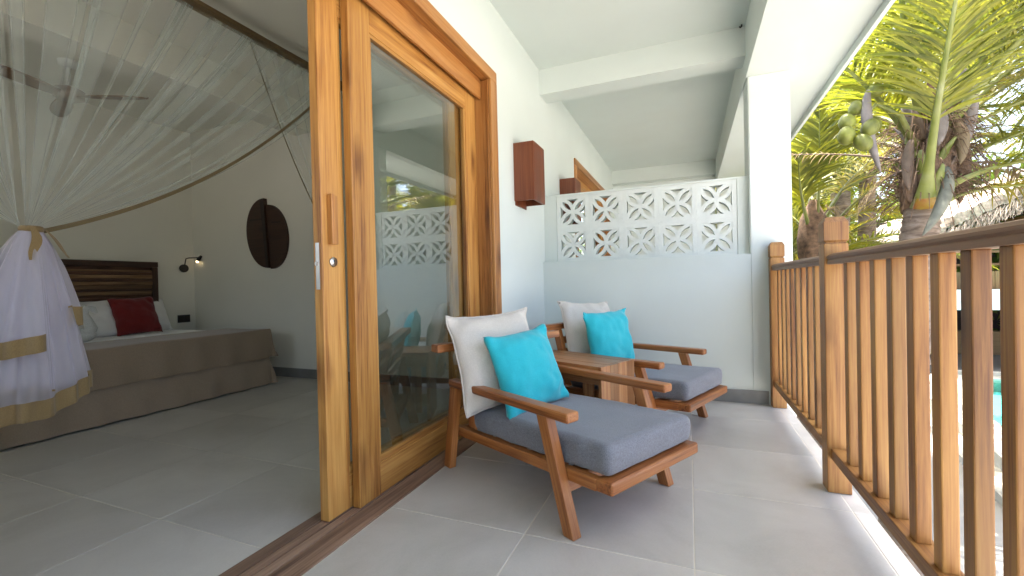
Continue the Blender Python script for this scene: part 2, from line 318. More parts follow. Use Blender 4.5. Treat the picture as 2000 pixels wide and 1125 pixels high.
def grid(name, f, nu, nv, m, parent=None, smooth=True, mw=None):
    vs = [f(i/nu, j/nv) for j in range(nv+1) for i in range(nu+1)]
    fs = [(j*(nu+1)+i, j*(nu+1)+i+1, (j+1)*(nu+1)+i+1, (j+1)*(nu+1)+i) for j in range(nv) for i in range(nu)]
    return pydata(name, vs, fs, m, parent, mw, smooth)
def bez(a, b2, c, t): return V(a)*(1-t)**2 + V(b2)*2*t*(1-t) + V(c)*t*t
def copy_tree(o, parent=None):
    c = o.copy(); COL.objects.link(c); c.parent = parent
    for ch in [x for x in bpy.data.objects if x.parent == o]: copy_tree(ch, c)
    return c
def boxes(name, lst, m, parent=None):
    bm = bmesh.new()
    for bx in lst: add_box(bm, *bx)
    return from_bm(name, bm, m, parent)
def nz3(*a): return noise.noise(V(a))

# ------------------------------------------------------------------ ground, pool, slabs
WX = -1.222          # outer face of the door wall
GZ = -3.0
def ring(bm, outer, inner, z):
    pass
bm = bmesh.new()
P_in = [V((5.95, 9.3)), V((7.35, 16.6)), V((8.9, 20.2)), V((14.5, 20.2)), V((14.5, 9.3))]
P_mid = [V((5.35, 8.6)), V((6.85, 16.9)), V((8.6, 20.75)), V((15.2, 20.75)), V((15.2, 8.6))]
P_out = [V((4.45, 7.6)), V((6.1, 17.3)), V((8.2, 21.4)), V((16.0, 21.4)), V((16.0, 7.6))]
BIG = [V((-200, -200)), V((-200, 300)), V((60, 600)), V((300, 300)), V((300, -200))]
def strip_ring(bm, A, B, za, zb):
    a = [bm.verts.new((p.x, p.y, za)) for p in A]; b2 = [bm.verts.new((p.x, p.y, zb)) for p in B]
    k = len(A)
    for i in range(k): bm.faces.new((a[i], b2[i], b2[(i+1) % k], a[(i+1) % k]))
strip_ring(bm, P_out, BIG, GZ, GZ)
bmesh.ops.recalc_face_normals(bm, faces=bm.faces[:])
tag(from_bm('ground', bm, M['sand']), 'pale sunlit paving around the pool', kind='structure')
bm = bmesh.new(); strip_ring(bm, P_out, P_out, GZ-.02, GZ+.16)
P_step = [p + (q-p)*.55 for p, q in zip(P_out, P_mid)]
strip_ring(bm, P_out, P_step, GZ+.16, GZ+.16)
strip_ring(bm, P_step, P_step, GZ+.16, GZ+.42); strip_ring(bm, P_step, P_mid, GZ+.42, GZ+.42)
strip_ring(bm, P_mid, P_mid, GZ+.42, GZ+.30); strip_ring(bm, P_mid, P_in, GZ+.30, GZ+.30); strip_ring(bm, P_in, P_in, GZ+.30, GZ-1.3)
bmesh.ops.recalc_face_normals(bm, faces=bm.faces[:])
tag(from_bm('pool_kerb', bm, M['stone']), 'stepped pale stone kerb along the pool edge', kind='structure')
pydata('pool_water', [(p.x, p.y, GZ+.24) for p in P_in], [(4, 3, 2, 1, 0)], M['water'])['kind'] = 'structure'
bm = bmesh.new()
shelf = [V((7.0, 14.6)), V((7.35, 16.6)), V((8.9, 20.2)), V((14.5, 20.2)), V((14.5, 14.6))]
bm.faces.new([bm.verts.new((p.x, p.y, GZ-.15)) for p in shelf]); tag(from_bm('pool_shelf_floor', bm, M['pool_tile']), kind='structure')
bm = bmesh.new(); bm.faces.new([bm.verts.new((p.x, p.y, GZ-1.1)) for p in P_in]); tag(from_bm('pool_floor', bm, M['pool_deep']), kind='structure')

# ------------------------------------------------------------------ floors: slab + individual tiles
floor = boxes('floor', [(WX+.002, .668, -5.0, 8.0, -.2, -.0014)], M['grout']); floor['kind'] = 'structure'
bfloor = boxes('bedroom_floor', [(-5.6, -1.484, -1.0, 3.52, -.2, -.0014)], M['grout']); bfloor['kind'] = 'structure'
tile_cache = {}
def tile(x0, x1, y0, y1, par):
    g = .0022; k = (round(x1-x0, 3), round(y1-y0, 3))
    if k not in tile_cache:
        bm = bmesh.new(); add_box(bm, -(k[0]/2-g), k[0]/2-g, -(k[1]/2-g), k[1]/2-g, -.010, 0)
        bmesh.ops.bevel(bm, geom=[e for e in bm.edges if all(v.co.z > -.001 for v in e.verts)], offset=.0012, segments=1, affect='EDGES')
        me = bpy.data.meshes.new('tile'); bm.to_mesh(me); bm.free(); tile_cache[k] = me
    o = link('tile', tile_cache[k], M['tile'], par); o.location = ((x0+x1)/2, (y0+y1)/2, R.uniform(-.0004, .0004)); return o
xs = [WX+.004, -.602, 0, .602, .668]
ys = [-1.2, -.84, -.24, .36] + [.96+.6*i for i in range(12)]
for a, b2 in zip(xs, xs[1:]):
    for c, d in zip(ys, ys[1:]): tile(a, b2, c, d, floor)
xs = [-5.6, -5.09, -4.49, -3.89, -3.29, -2.69, -2.09, -1.486]
ys = [-1.0, -.654, -.054, .546, 1.146, 1.746, 2.346, 2.946, 3.52]
for a, b2 in zip(xs, xs[1:]):
    for c, d in zip(ys, ys[1:]): tile(a, b2, c, d, bfloor)
# door threshold
th = boxes('threshold', [(-1.4835, WX+.002, .3, 2.79, -.2, -.012)], M['bar_dark']); th['kind'] = 'structure'
for (x0, x1) in ((-1.483, -1.424), (-1.417, -1.376), (-1.369, -1.329), (-1.322, -1.2205)):
    box('threshold_plank', x0, x1, .3, 2.79, -.03, .004, M['threshold'], th, .0015, along=1)
box('threshold_track', -1.424, -1.417, .3, 2.79, -.03, -.006, M['black_metal'], th)

# ------------------------------------------------------------------ walls, ceiling, beams
CE = 2.885
XI = -1.483
wl = boxes('door_wall', [(XI, WX, -5.0, .30, 0, CE), (XI, WX, .30, 2.79, 2.41, CE), (XI, WX, 2.79, 5.05, 0, CE), (XI, WX, 5.05, 7.45, 2.41, CE), (XI, WX, 7.45, 8.0, 0, CE)], M['white'])
wl['kind'] = 'structure'
boxes('bedroom_head_wall', [(-5.85, -5.6, -1.2, 3.8, 0, CE)], M['beige_wall'])['kind'] = 'structure'
boxes('bedroom_side_wall', [(-5.6, XI, 3.52, 3.8, 0, CE)], M['beige_wall'])['kind'] = 'structure'
boxes('bedroom_far_wall', [(-5.6, -4.0, -1.2, -1.0, 0, CE), (-2.4, XI, -1.2, -1.0, 0, CE), (-4.0, -2.4, -1.2, -1.0, 0, .95), (-4.0, -2.4, -1.2, -1.0, 2.15, CE)], M['beige_wall'])['kind'] = 'structure'  # window opening in this unseen wall is added to let light into the bedroom
boxes('ceiling', [(-5.85, .43, -5.0, 8.1, CE, 3.1)], M['white'])['kind'] = 'structure'
boxes('bedroom_ceiling', [(-5.6, XI, -1.0, 3.52, CE-.006, CE-.002)], M['beige_wall'])['kind'] = 'structure'
boxes('bedroom_beam', [(-3.90, -3.66, -1.0, 3.52, 2.60, CE-.008)], M['beige_wall'])['kind'] = 'structure'
boxes('cross_beam', [(WX, .43, 3.80, 4.01, 2.66, CE)], M['white'])['kind'] = 'structure'
boxes('far_cross_beam', [(WX, .43, 7.80, 8.0, 2.66, CE)], M['white'])['kind'] = 'structure'
boxes('near_cross_beam', [(WX, .43, -.42, -.2, 2.66, CE)], M['white'])['kind'] = 'structure'
boxes('edge_beam', [(.43, .72, -5.0, 8.1, 2.496, 3.1)], M['white'])['kind'] = 'structure'
boxes('roof_overhang', [(.72, 1.05, -5.0, 8.1, 2.512, 2.70), (1.05, 1.075, -5.0, 8.1, 2.46, 2.72)], M['white'])['kind'] = 'structure'
boxes('end_wall', [(WX, .43, 8.0, 8.1, 0, CE)], M['white'])['kind'] = 'structure'
boxes('neighbour_wall', [(WX, .60, -1.2, -1.05, 0, 1.15)], M['white'])['kind'] = 'structure'
def column(y0, label):
    bm = bmesh.new(); add_box(bm, .44, .718, y0, y0+.28, GZ, 2.494)
    bmesh.ops.bevel(bm, geom=[e for e in bm.edges if abs((e.verts[0].co-e.verts[1].co).z) > 1], offset=.006, segments=2, affect='EDGES')
    o = from_bm('column', bm, M['white']); o['kind'] = 'structure'; return o
column(3.80, ''); column(7.82, '')
# slab edge and storey below
boxes('balcony_slab_edge', [(WX, .70, -5.0, 8.1, -.42, -.205)], M['white'])['kind'] = 'structure'
boxes('lower_wall', [(-1.45, -1.25, -5.0, 8.1, GZ, -.42)], M['white'])['kind'] = 'structure'
# partition between the balconies: solid below, breeze-block screen above
boxes('partition', [(WX, .44, 3.80, 3.97, 0, 1.15), (.362, .44, 3.862, 3.97, 1.15, 1.742), (WX, -1.107, 3.862, 3.97, 1.15, 1.742), (WX, .44, 3.858, 3.973, 1.742, 1.757)], M['white'])['kind'] = 'structure'
boxes('partition_skirting', [(WX, .545, 3.790, 3.80, .001, .101)], M['skirting'])['kind'] = 'structure'
boxes('door_wall_skirting', [(WX, WX+.010, 2.80, 3.789, .001, .101)], M['skirting'])['kind'] = 'structure'
boxes('bedroom_skirting', [(-5.6, XI, 3.51, 3.52, .001, .10), (-5.6, -5.59, -1.0, 3.509, .001, .10)], M['skirting'])['kind'] = 'structure'

# breeze blocks
def block_mesh():
    bm = bmesh.new(); P = .293; Q = .296; a = .111; az = .114; d0, d1 = 0.0, .088
    # frame ring
    add_box(bm, -P/2+.0001, -a, d0, d1, -Q/2+.0001, Q/2-.0001); add_box(bm, a, P/2-.0001, d0, d1, -Q/2+.0001, Q/2-.0001)
    add_box(bm, -a, a, d0+.0006, d1, az, Q/2-.0001); add_box(bm, -a, a, d0+.0006, d1, -Q/2+.0001, -az)
    w = .0150; k = 14
    for j, (cx, cz, st) in enumerate(((0, -az, 0), (a, 0, 90), (0, az, 180), (-a, 0, 270))):
        y0 = d0 + .003 + .0011*j; y1 = d1 - .003 - .0011*j; prev = None
        for i in range(k+1):
            t = rad(st + 180*i/k); ring4 = []
            for rr_, yy in ((1, y0), (-1, y0), (-1, y1), (1, y1)):
                rx, rz_ = a + rr_*w, az + rr_*w
                x = max(-a-.001, min(a+.001, cx + rx*math.cos(t))); z = max(-az-.001, min(az+.001, cz + rz_*math.sin(t)))
                ring4.append(bm.verts.new((x, yy, z)))
            if prev:
                for q in range(4): bm.faces.new((prev[q], prev[(q+1) % 4], ring4[(q+1) % 4], ring4[q]))
            prev = ring4
    bmesh.ops.recalc_face_normals(bm, faces=bm.faces[:])
    me = bpy.data.meshes.new('block'); bm.to_mesh(me); bm.free(); return me
scr = empty('block_screen', 'white pierced block screen with petal holes on top of the low balcony wall', 'screen', (-.372, 3.868, 1.15))
bme = block_mesh()
for i in range(5):
    for j in range(2):
        o = link('block', bme, M['white_block'], scr); o.location = ((i-2)*.293, 0, .148+.296*j)

# ------------------------------------------------------------------ sliding door frame and leaves
fr_ = empty('door_frame', 'wide honey brown timber door frame around the open glass sliding doors', 'door frame', (WX, 2.74, 0))
def fb(name, *a, **k): 
    o = box(name, *a, M['frame_wood'], **k); o.parent = fr_; o.matrix_basis = Matrix.Translation(-fr_.location) @ o.matrix_basis; return o
fb('fascia', -1.224, -1.205, .297, 2.792, 2.337, 2.412, bev=.004)            # head fascia
fb('fascia', -1.224, -1.205, 2.692, 2.793, .0045, 2.3365, bev=.004)
fb('fascia', -1.224, -1.205, .297, .394, .0045, 2.3365, bev=.004)
fb('jamb', -1.483, -1.2255, 2.70, 2.789, .0045, 2.336, bev=.003)
fb('jamb', -1.483, -1.2255, .301, .385, .0045, 2.336, bev=.003)
fb('head', -1.483, -1.2255, .301, 2.789, 2.342, 2.409, bev=.003)
fb('head_guide', -1.300, -1.284, .386, 2.699, 2.212, 2.341, bev=.003)
fb('bead', -1.236, -1.2245, 2.683, 2.6915, .0045, 2.335, bev=.002)
def door(name, label, x0, x1, y0, y1, glass_y0, glass_y1, lock):
    d = empty(name, label, 'sliding door', ((x0+x1)/2, (y0+y1)/2, .005))
    def B(nm, *a, mt='teak', bev=.003, along=None):
        o = box(nm, *a, M[mt], bev=bev, along=along); o.parent = d; o.matrix_basis = Matrix.Translation(-d.location) @ o.matrix_basis; return o
    ztop = 2.325
    st1 = B('stile', x0, x1, y0, glass_y0, .006, ztop, bev=.004); B('stile', x0, x1, glass_y1, y1, .006, ztop, bev=.004)
    B('top_rail', x0+.001, x1-.001, glass_y0, glass_y1, 2.120, ztop-.001); B('bottom_rail', x0+.001, x1-.001, glass_y0, glass_y1, .007, .152)
    for (yy0, yy1, z0, z1) in ((glass_y0, glass_y1, .152, .184), (glass_y0, glass_y1, 2.104, 2.120)):
        B('glazing_bead', x0+.006, x1-.006, yy0, yy1, z0, z1, bev=.002)
    for yy in (glass_y0, glass_y1-.014): B('glazing_bead', x0+.006, x1-.006, yy, yy+.014, .184, 2.104, bev=.002)
    g = B('pane', (x0+x1)/2-.002, (x0+x1)/2+.002, glass_y0+.013, glass_y1-.013, .183, 2.105, mt='glass', bev=0)
    return d, st1, B
dA, stA, BA = door('sliding_door', 'inner sliding door leaf pushed back, with round lock and wooden pull on its stile', -1.420, -1.376, 1.361, 2.56, 1.483, 2.42, True)
dB, stB, BB = door('sliding_door', 'outer glass sliding door leaf standing against the frame behind the lounge chair', -1.369, -1.329, 1.492, 2.698, 1.630, 2.553, False)
BA('pull_handle', -1.3755, -1.352, 1.397, 1.418, 1.14, 1.348, mt='frame_wood', bev=.003)
BA('pull_handle', -1.3755, -1.362, 1.4182, 1.441, 1.142, 1.346, mt='frame_wood', bev=.003)
BA('lock_plate', -1.4075, -1.3885, 1.3592, 1.3612, .955, 1.145, mt='steel', bev=.0006)
bm = bmesh.new()
for (zc, r, d_) in ((1.068, .0215, .006),):
    bmesh.ops.create_cone(bm, cap_ends=True, segments=32, radius1=r, radius2=r*.9, depth=d_, matrix=Matrix.Translation((-1.3730, 1.421, zc)) @ Matrix.Rotation(rad(90), 4, 'Y'))
esc = from_bm('lock_escutcheon', bm, M['steel'], dA, Matrix.Translation(-dA.location), True)
bm = bmesh.new(); bmesh.ops.create_cone(bm, cap_ends=True, segments=20, radius1=.0035, radius2=.003, depth=.003, matrix=Matrix.Translation((-1.3690, 1.421, 1.073)) @ Matrix.Rotation(rad(90), 4, 'Y'))
add_box(bm, -1.371, -1.3682, 1.4203, 1.4217, 1.058, 1.073)
from_bm('lock_cylinder', bm, M['black_metal'], esc, None, False)
bm = bmesh.new(); bmesh.ops.create_cone(bm, cap_ends=True, segments=12, radius1=.007, radius2=.006, depth=.012, matrix=Matrix.Translation((-1.398, 1.355, 1.06)) @ Matrix.Rotation(rad(90), 4, 'X'))
add_box(bm, -1.404, -1.392, 1.352, 1.3592, 1.052, 1.068)
from_bm('latch', bm, M['steel'], dA, Matrix.Translation(-dA.location))

# next room's door beyond the screen
nf = empty('door_frame', 'timber door frame of the next room, beyond the white block screen', 'door frame', (WX, 5.05, 0))
def nb(name, *a, mt='frame_wood', **k):
    o = box(name, *a, M[mt], **k); o.parent = nf; o.matrix_basis = Matrix.Translation(-nf.location) @ o.matrix_basis; return o
nb('fascia', -1.224, -1.205, 5.045, 7.455, 2.337, 2.412, bev=.003); nb('fascia', -1.224, -1.205, 5.045, 5.145, .005, 2.3365, bev=.003); nb('fascia', -1.224, -1.205, 7.355, 7.455, .005, 2.3365, bev=.003)
nb('jamb', -1.482, -1.2255, 5.051, 5.14, .005, 2.40, bev=.003); nb('jamb', -1.482, -1.2255, 7.36, 7.449, .005, 2.40, bev=.003); nb('head', -1.482, -1.2255, 5.141, 7.359, 2.34, 2.40, bev=.003)
nb('stile', -1.369, -1.329, 5.141, 5.28, .006, 2.33, mt='teak'); nb('stile', -1.369, -1.329, 6.2, 6.34, .006, 2.33, mt='teak'); nb('stile', -1.369, -1.329, 7.22, 7.359, .006, 2.33, mt='teak')
nb('top_rail', -1.367, -1.331, 5.281, 6.199, 2.12, 2.329, mt='teak'); nb('top_rail', -1.367, -1.331, 6.341, 7.219, 2.12, 2.329, mt='teak')
nb('bottom_rail', -1.367, -1.331, 5.281, 6.199, .007, .18, mt='teak'); nb('bottom_rail', -1.367, -1.331, 6.341, 7.219, .007, .18, mt='teak')
nb('pane', -1.351, -1.347, 5.275, 6.205, .175, 2.125, mt='glass'); nb('pane', -1.351, -1.347, 6.335, 7.225, .175, 2.125, mt='glass')
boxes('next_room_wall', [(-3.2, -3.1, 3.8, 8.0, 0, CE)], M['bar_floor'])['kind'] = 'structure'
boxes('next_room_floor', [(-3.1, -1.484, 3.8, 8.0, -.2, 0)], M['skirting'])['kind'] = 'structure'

# wall sconces: open wooden boxes
def sconce(y0, label):
    t = .014; x0, x1, y1, z0, z1 = WX+.001, -1.06, y0+.265, 1.588, 2.028
    s = empty('wall_lamp', label, 'wall lamp', (WX, y0+.13, z0), 0, 'wooden box lamps on the door wall')
    def B(nm, *a):
        o = box(nm, *a, M['sconce_wood'], bev=.0015, along=2); o.parent = s; o.matrix_basis = Matrix.Translation(-s.location) @ o.matrix_basis
    B('side_board', x0, x1, y0, y0+t, z0, z1); B('side_board', x0, x1, y1-t, y1, z0, z1)
    B('front_board', x1-t, x1+.0015, y0+t, y1-t, z0-.001, z1+.0005); B('back_board', x0, x0+.008, y0+t, y1-t, z0-.06+.03, z1-.002)
    bm = bmesh.new(); bmesh.ops.create_uvsphere(bm, u_segments=14, v_segments=8, radius=.035, matrix=Matrix.Translation((0, 0, .22)) @ Matrix.Diagonal((1, 1, 1.5, 1)))
    from_bm('bulb', bm, M['sheet'], s, Matrix.Translation((.08, 0, 0)), True)
sconce(3.115, 'dark red wooden box lamp on the white wall beside the door frame')
sconce(4.40, 'dark red wooden box lamp half hidden behind the block screen')

# ------------------------------------------------------------------ railing
rl = empty('railing', 'brown wooden balcony railing with square balusters and capped posts', 'railing', (.60, 2.35, 0))
def RB(nm, *a, mt='rail_wood', bev=.003, along=None, par=None, seg=2):
    o = box(nm, *a, M[mt], bev=bev, along=along, seg=seg); o.parent = rl; o.matrix_basis = Matrix.Translation(-rl.location) @ o.matrix_basis; return o
def post(y0, y1, x0=.556, x1=.646):
    p = RB('post', x0, x1, y0, y1, .002, 1.105, bev=.004)
    bm = bmesh.new()
    prof = [(-.006, 1.1052), (-.006, 1.112), (0.001, 1.118), (0.001, 1.198), (-.012, 1.222)]
    rings = []
    for e, z in prof:
        rings.append([bm.verts.new((x, y, z)) for x, y in ((x0-e*1, y0-e), (x1+e, y0-e), (x1+e, y1+e), (x0-e, y1+e))] if e > 0 else [bm.verts.new((x, y, z)) for x, y in ((x0-e, y0-e), (x1+e, y0-e), (x1+e, y1+e), (x0-e, y1+e))])
    for r0, r1 in zip(rings, rings[1:]):
        for k in range(4): bm.faces.new((r0[k], r0[(k+1) % 4], r1[(k+1) % 4], r1[k]))
    bm.faces.new(rings[-1]); bm.faces.new(rings[0][::-1])
    bmesh.ops.rotate(bm, verts=bm.verts[:], cent=((x0+x1)/2, (y0+y1)/2, 1.16), matrix=Matrix.Rotation(rad(0), 3, 'Z'))
    c = V(((x0+x1)/2, (y0+y1)/2, 1.16))
    rot = Matrix(((0, 0, -1), (0, 1, 0), (1, 0, 0)))
    for v in bm.verts: v.co = rot.inverted() @ (v.co - c)
    bmesh.ops.recalc_face_normals(bm, faces=bm.faces[:])
    bmesh.ops.bevel(bm, geom=bm.edges[:], offset=.0015, segments=1, affect='EDGES')
    from_bm('post_cap', bm, M['rail_wood'], rl, Matrix.Translation(c - rl.location) @ rot.to_4x4())
post(2.318, 2.406); post(3.706, 3.789, .556, .648); post(-.20, -.11)
def cap_rail(y0, y1):
    # moulded handrail: rounded upper part over a square lower moulding, extruded along Y
    prof = [(-.036, 0), (.036, 0), (.036, .014), (.033, .019), (.038, .026), (.038, .034), (.030, .043), (.014, .048), (-.014, .048), (-.030, .043), (-.038, .034), (-.038, .026), (-.033, .019), (-.036, .014)]
    L = y1-y0; vs = [(-L/2, x, z) for x, z in prof] + [(L/2, x, z) for x, z in prof]; k = len(prof)
    fs = [(i, (i+1) % k, k+(i+1) % k, k+i) for i in range(k)] + [tuple(range(k))[::-1], tuple(range(k, 2*k))]
    rot = Matrix(((0, -1, 0), (1, 0, 0), (0, 0, 1)))
    o = pydata('handrail', vs, fs, M['cap_rail'], rl, Matrix.Translation(V((.602, (y0+y1)/2, 1.013)) - rl.location) @ rot.to_4x4())
    bm = bmesh.new(); bm.from_mesh(o.data); bmesh.ops.recalc_face_normals(bm, faces=bm.faces[:]); bm.to_mesh(o.data); bm.free()
cap_rail(-.109, 2.3175); cap_rail(2.4065, 3.7055)
for (y0, y1) in ((-.109, 2.3175), (2.4065, 3.7055)): RB('bottom_rail', .570, .634, y0, y1, .152, .200, bev=.004, along=1)
for k in range(16):
    y = 2.123 - .1385*k
    if y < -.05: break
    RB('baluster', .584, .620, y, y+.044, .199, 1.014, bev=.0035)
for k in range(9):
    y = 3.585 - .1395*k
    if y < 2.45: break
    RB('baluster', .584, .620, y, y+.044, .199, 1.014, bev=.0035)

# ------------------------------------------------------------------ pillows, cushions
def pillow(name, size, thick, m, ears=.10, seed=0, edge=.0, sag=0.0, nres=34, wr=1.0):
    """square cushion in its local XZ plane (bottom edge at z=0), thickness along Y"""
    w, h = size
    vs = []; idx = {}
    def pt(u, v, side):
        # u,v in -1..1 : sides pulled in between the corners
        pull = ears*(1-abs(v)**2.2); pullz = ears*(1-abs(u)**2.2)
        x = u*(w/2)*(1-pull*abs(u)**1.5); z = v*(h/2)*(1-pullz*abs(v)**1.5)
        prof = max(0.0, (1-abs(u)**2.6)*(1-abs(v)**2.6))**.62
        fall = 1+sag*(-v)*.6
        y = side*thick/2*prof*fall
        wr_ = (nz3(u*2.1+seed*7, v*2.1, side*3+seed)*.5 + nz3(u*5+seed, v*5, side*9)*.22)
        y += side*wr_*thick*.17*min(1, prof*1.6)*wr
        # diagonal creases running to the corners
        rr_ = abs(abs(u)-abs(v)); cr = math.sin((abs(u)+abs(v))*9+seed*2)*math.exp(-(rr_*3.2)**2)*max(0, abs(u)+abs(v)-.9)
        y += side*cr*.014*wr
        return (x + nz3(v*3, seed, 1)*.006*abs(u), y, z + h/2 + nz3(u*3, seed, 5)*.006*abs(v))
    n_ = nres; fs = []
    F = {}
    for s in (0, 1):
        for j in range(n_+1):
            for i in range(n_+1):
                on = i in (0, n_) or j in (0, n_)
                if s and on: F[s, i, j] = F[0, i, j]; continue
                u = -math.cos(math.pi*i/n_)*.35 + (2*i/n_-1)*.65; v = -math.cos(math.pi*j/n_)*.35 + (2*j/n_-1)*.65
                if i in (0, n_): u = -1 if i == 0 else 1
                if j in (0, n_): v = -1 if j == 0 else 1
                F[s, i, j] = len(vs); vs.append(pt(u, v, -1 if s == 0 else 1))
        for j in range(n_):
            for i in range(n_):
                q = (F[s, i, j], F[s, i+1, j], F[s, i+1, j+1], F[s, i, j+1]); fs.append(q if s == 0 else q[::-1])
    o = pydata(name, vs, fs, m, None, None, True)
    if edge:
        rim = [F[0, i, 0] for i in range(n_)] + [F[0, n_, j] for j in range(n_)] + [F[0, i, n_] for i in range(n_, 0, -1)] + [F[0, 0, j] for j in range(n_, 0, -1)]
        bm = bmesh.new(); pts = [V(vs[i]) for i in rim]; pts.append(pts[0]); tube(bm, pts, edge, 6, False)
        from_bm('piping', bm, m, o, None, True)
    return o
def place(o, base, facing, lean, roll=0.0):
    """stand a pillow: base point = middle of the bottom edge, facing = horizontal direction its front looks to, lean back angle"""
    f = V((facing[0], facing[1], 0)).normalized(); side = V((0, 0, 1)).cross(f)   # local -Y = front
    y = -f; x = side if side.cross(y).z > 0 else -side
    rotm = Matrix((x, y, V((0, 0, 1)))).transposed().to_4x4()
    o.matrix_basis = Matrix.Translation(base) @ rotm @ Matrix.Rotation(-lean, 4, 'X') @ Matrix.Rotation(roll, 4, 'Y')

def cushion(parent, u0, u1, v0, v1, zb0, zb1, th):
    """flat boxed seat cushion, bottom rising from zb0 (rear) to zb1 (front)"""
    bm = bmesh.new(); add_box(bm, u0, u1, v0, v1, 0, th)
    bmesh.ops.bevel(bm, geom=[e for e in bm.edges if abs(e.verts[0].co.z-e.verts[1].co.z) > .05], offset=.022, segments=3, affect='EDGES')
    bmesh.ops.bevel(bm, geom=[e for e in bm.edges if abs(e.verts[0].co.z-e.verts[1].co.z) < .01 and len(e.link_faces) == 2 and abs(e.link_faces[0].normal.dot(e.link_faces[1].normal)) < .3], offset=.016, segments=3, affect='EDGES')
    for f in [f for f in bm.faces if len(f.verts) > 8]: pass
    me0 = bpy.data.meshes.new('tmp'); bm.to_mesh(me0); bm.free()
    return me0
def seat_cushion_mesh(u0, u1, v0, v1, zb0, zb1, th):
    nu, nv, nw = 44, 34, 8
    vs = {}; out = []; fs = []
    def add(i, j, k):
        key = (i, j, k)
        if key in vs: return vs[key]
        a, b2, c = i/nu, j/nv, k/nw
        x = u0+(u1-u0)*a; y = v0+(v1-v0)*b2; z = th*c
        # rounded box: pull in near edges
        r = .018
        def sd(t, L):
            d = min(t, 1-t)*L; return d
        dx, dy, dz = sd(a, u1-u0), sd(b2, v1-v0), sd(c, th)
        ctr = V((max(u0+r, min(u1-r, x)), max(v0+r, min(v1-r, y)), max(r, min(th-r, z))))
        d = V((x, y, z))-ctr
        if d.length > 1e-6:
            p = ctr + d.normalized()*min(r, d.length) if d.length > r else ctr + d
        else: p = V((x, y, z))
        # vertical corners rounder
        crown = .010*math.sin(math.pi*a)**.5*math.sin(math.pi*b2)**.5 if c > .5 else 0
        side_bulge = .006*math.sin(math.pi*c)
        if i == 0: p.x -= side_bulge
        if i == nu: p.x += side_bulge
        if j == 0: p.y -= side_bulge
        if j == nv: p.y += side_bulge
        edge_w = math.exp(-min(dx, dy)*14)
        p += V((nz3(x*7, y*7, z*22)*.004, nz3(x*9+5, y*4, z*20)*.008, nz3(x*4, y*4, 3)*.006*c))*1.0
        if j in (0, nv): p.y += nz3(x*26, z*6, 7)*.008*edge_w * (1 if a > .55 else .4)
        p.z += crown + zb0+(zb1-zb0)*a
        vs[key] = len(out); out.append(p); return vs[key]
    for j in range(nv):
        for i in range(nu):
            fs.append((add(i, j, nw), add(i+1, j, nw), add(i+1, j+1, nw), add(i, j+1, nw))); fs.append((add(i, j, 0), add(i, j+1, 0), add(i+1, j+1, 0), add(i+1, j, 0)))
    for k in range(nw):
        for i in range(nu):
            fs.append((add(i, 0, k), add(i+1, 0, k), add(i+1, 0, k+1), add(i, 0, k+1))); fs.append((add(i, nv, k), add(i, nv, k+1), add(i+1, nv, k+1), add(i+1, nv, k)))
        for j in range(nv):
            fs.append((add(0, j, k), add(0, j, k+1), add(0, j+1, k+1), add(0, j+1, k))); fs.append((add(nu, j, k), add(nu, j+1, k), add(nu, j+1, k+1), add(nu, j, k+1)))
    me = bpy.data.meshes.new('seat_cushion'); me.from_pydata(out, [], fs); me.update(); return me

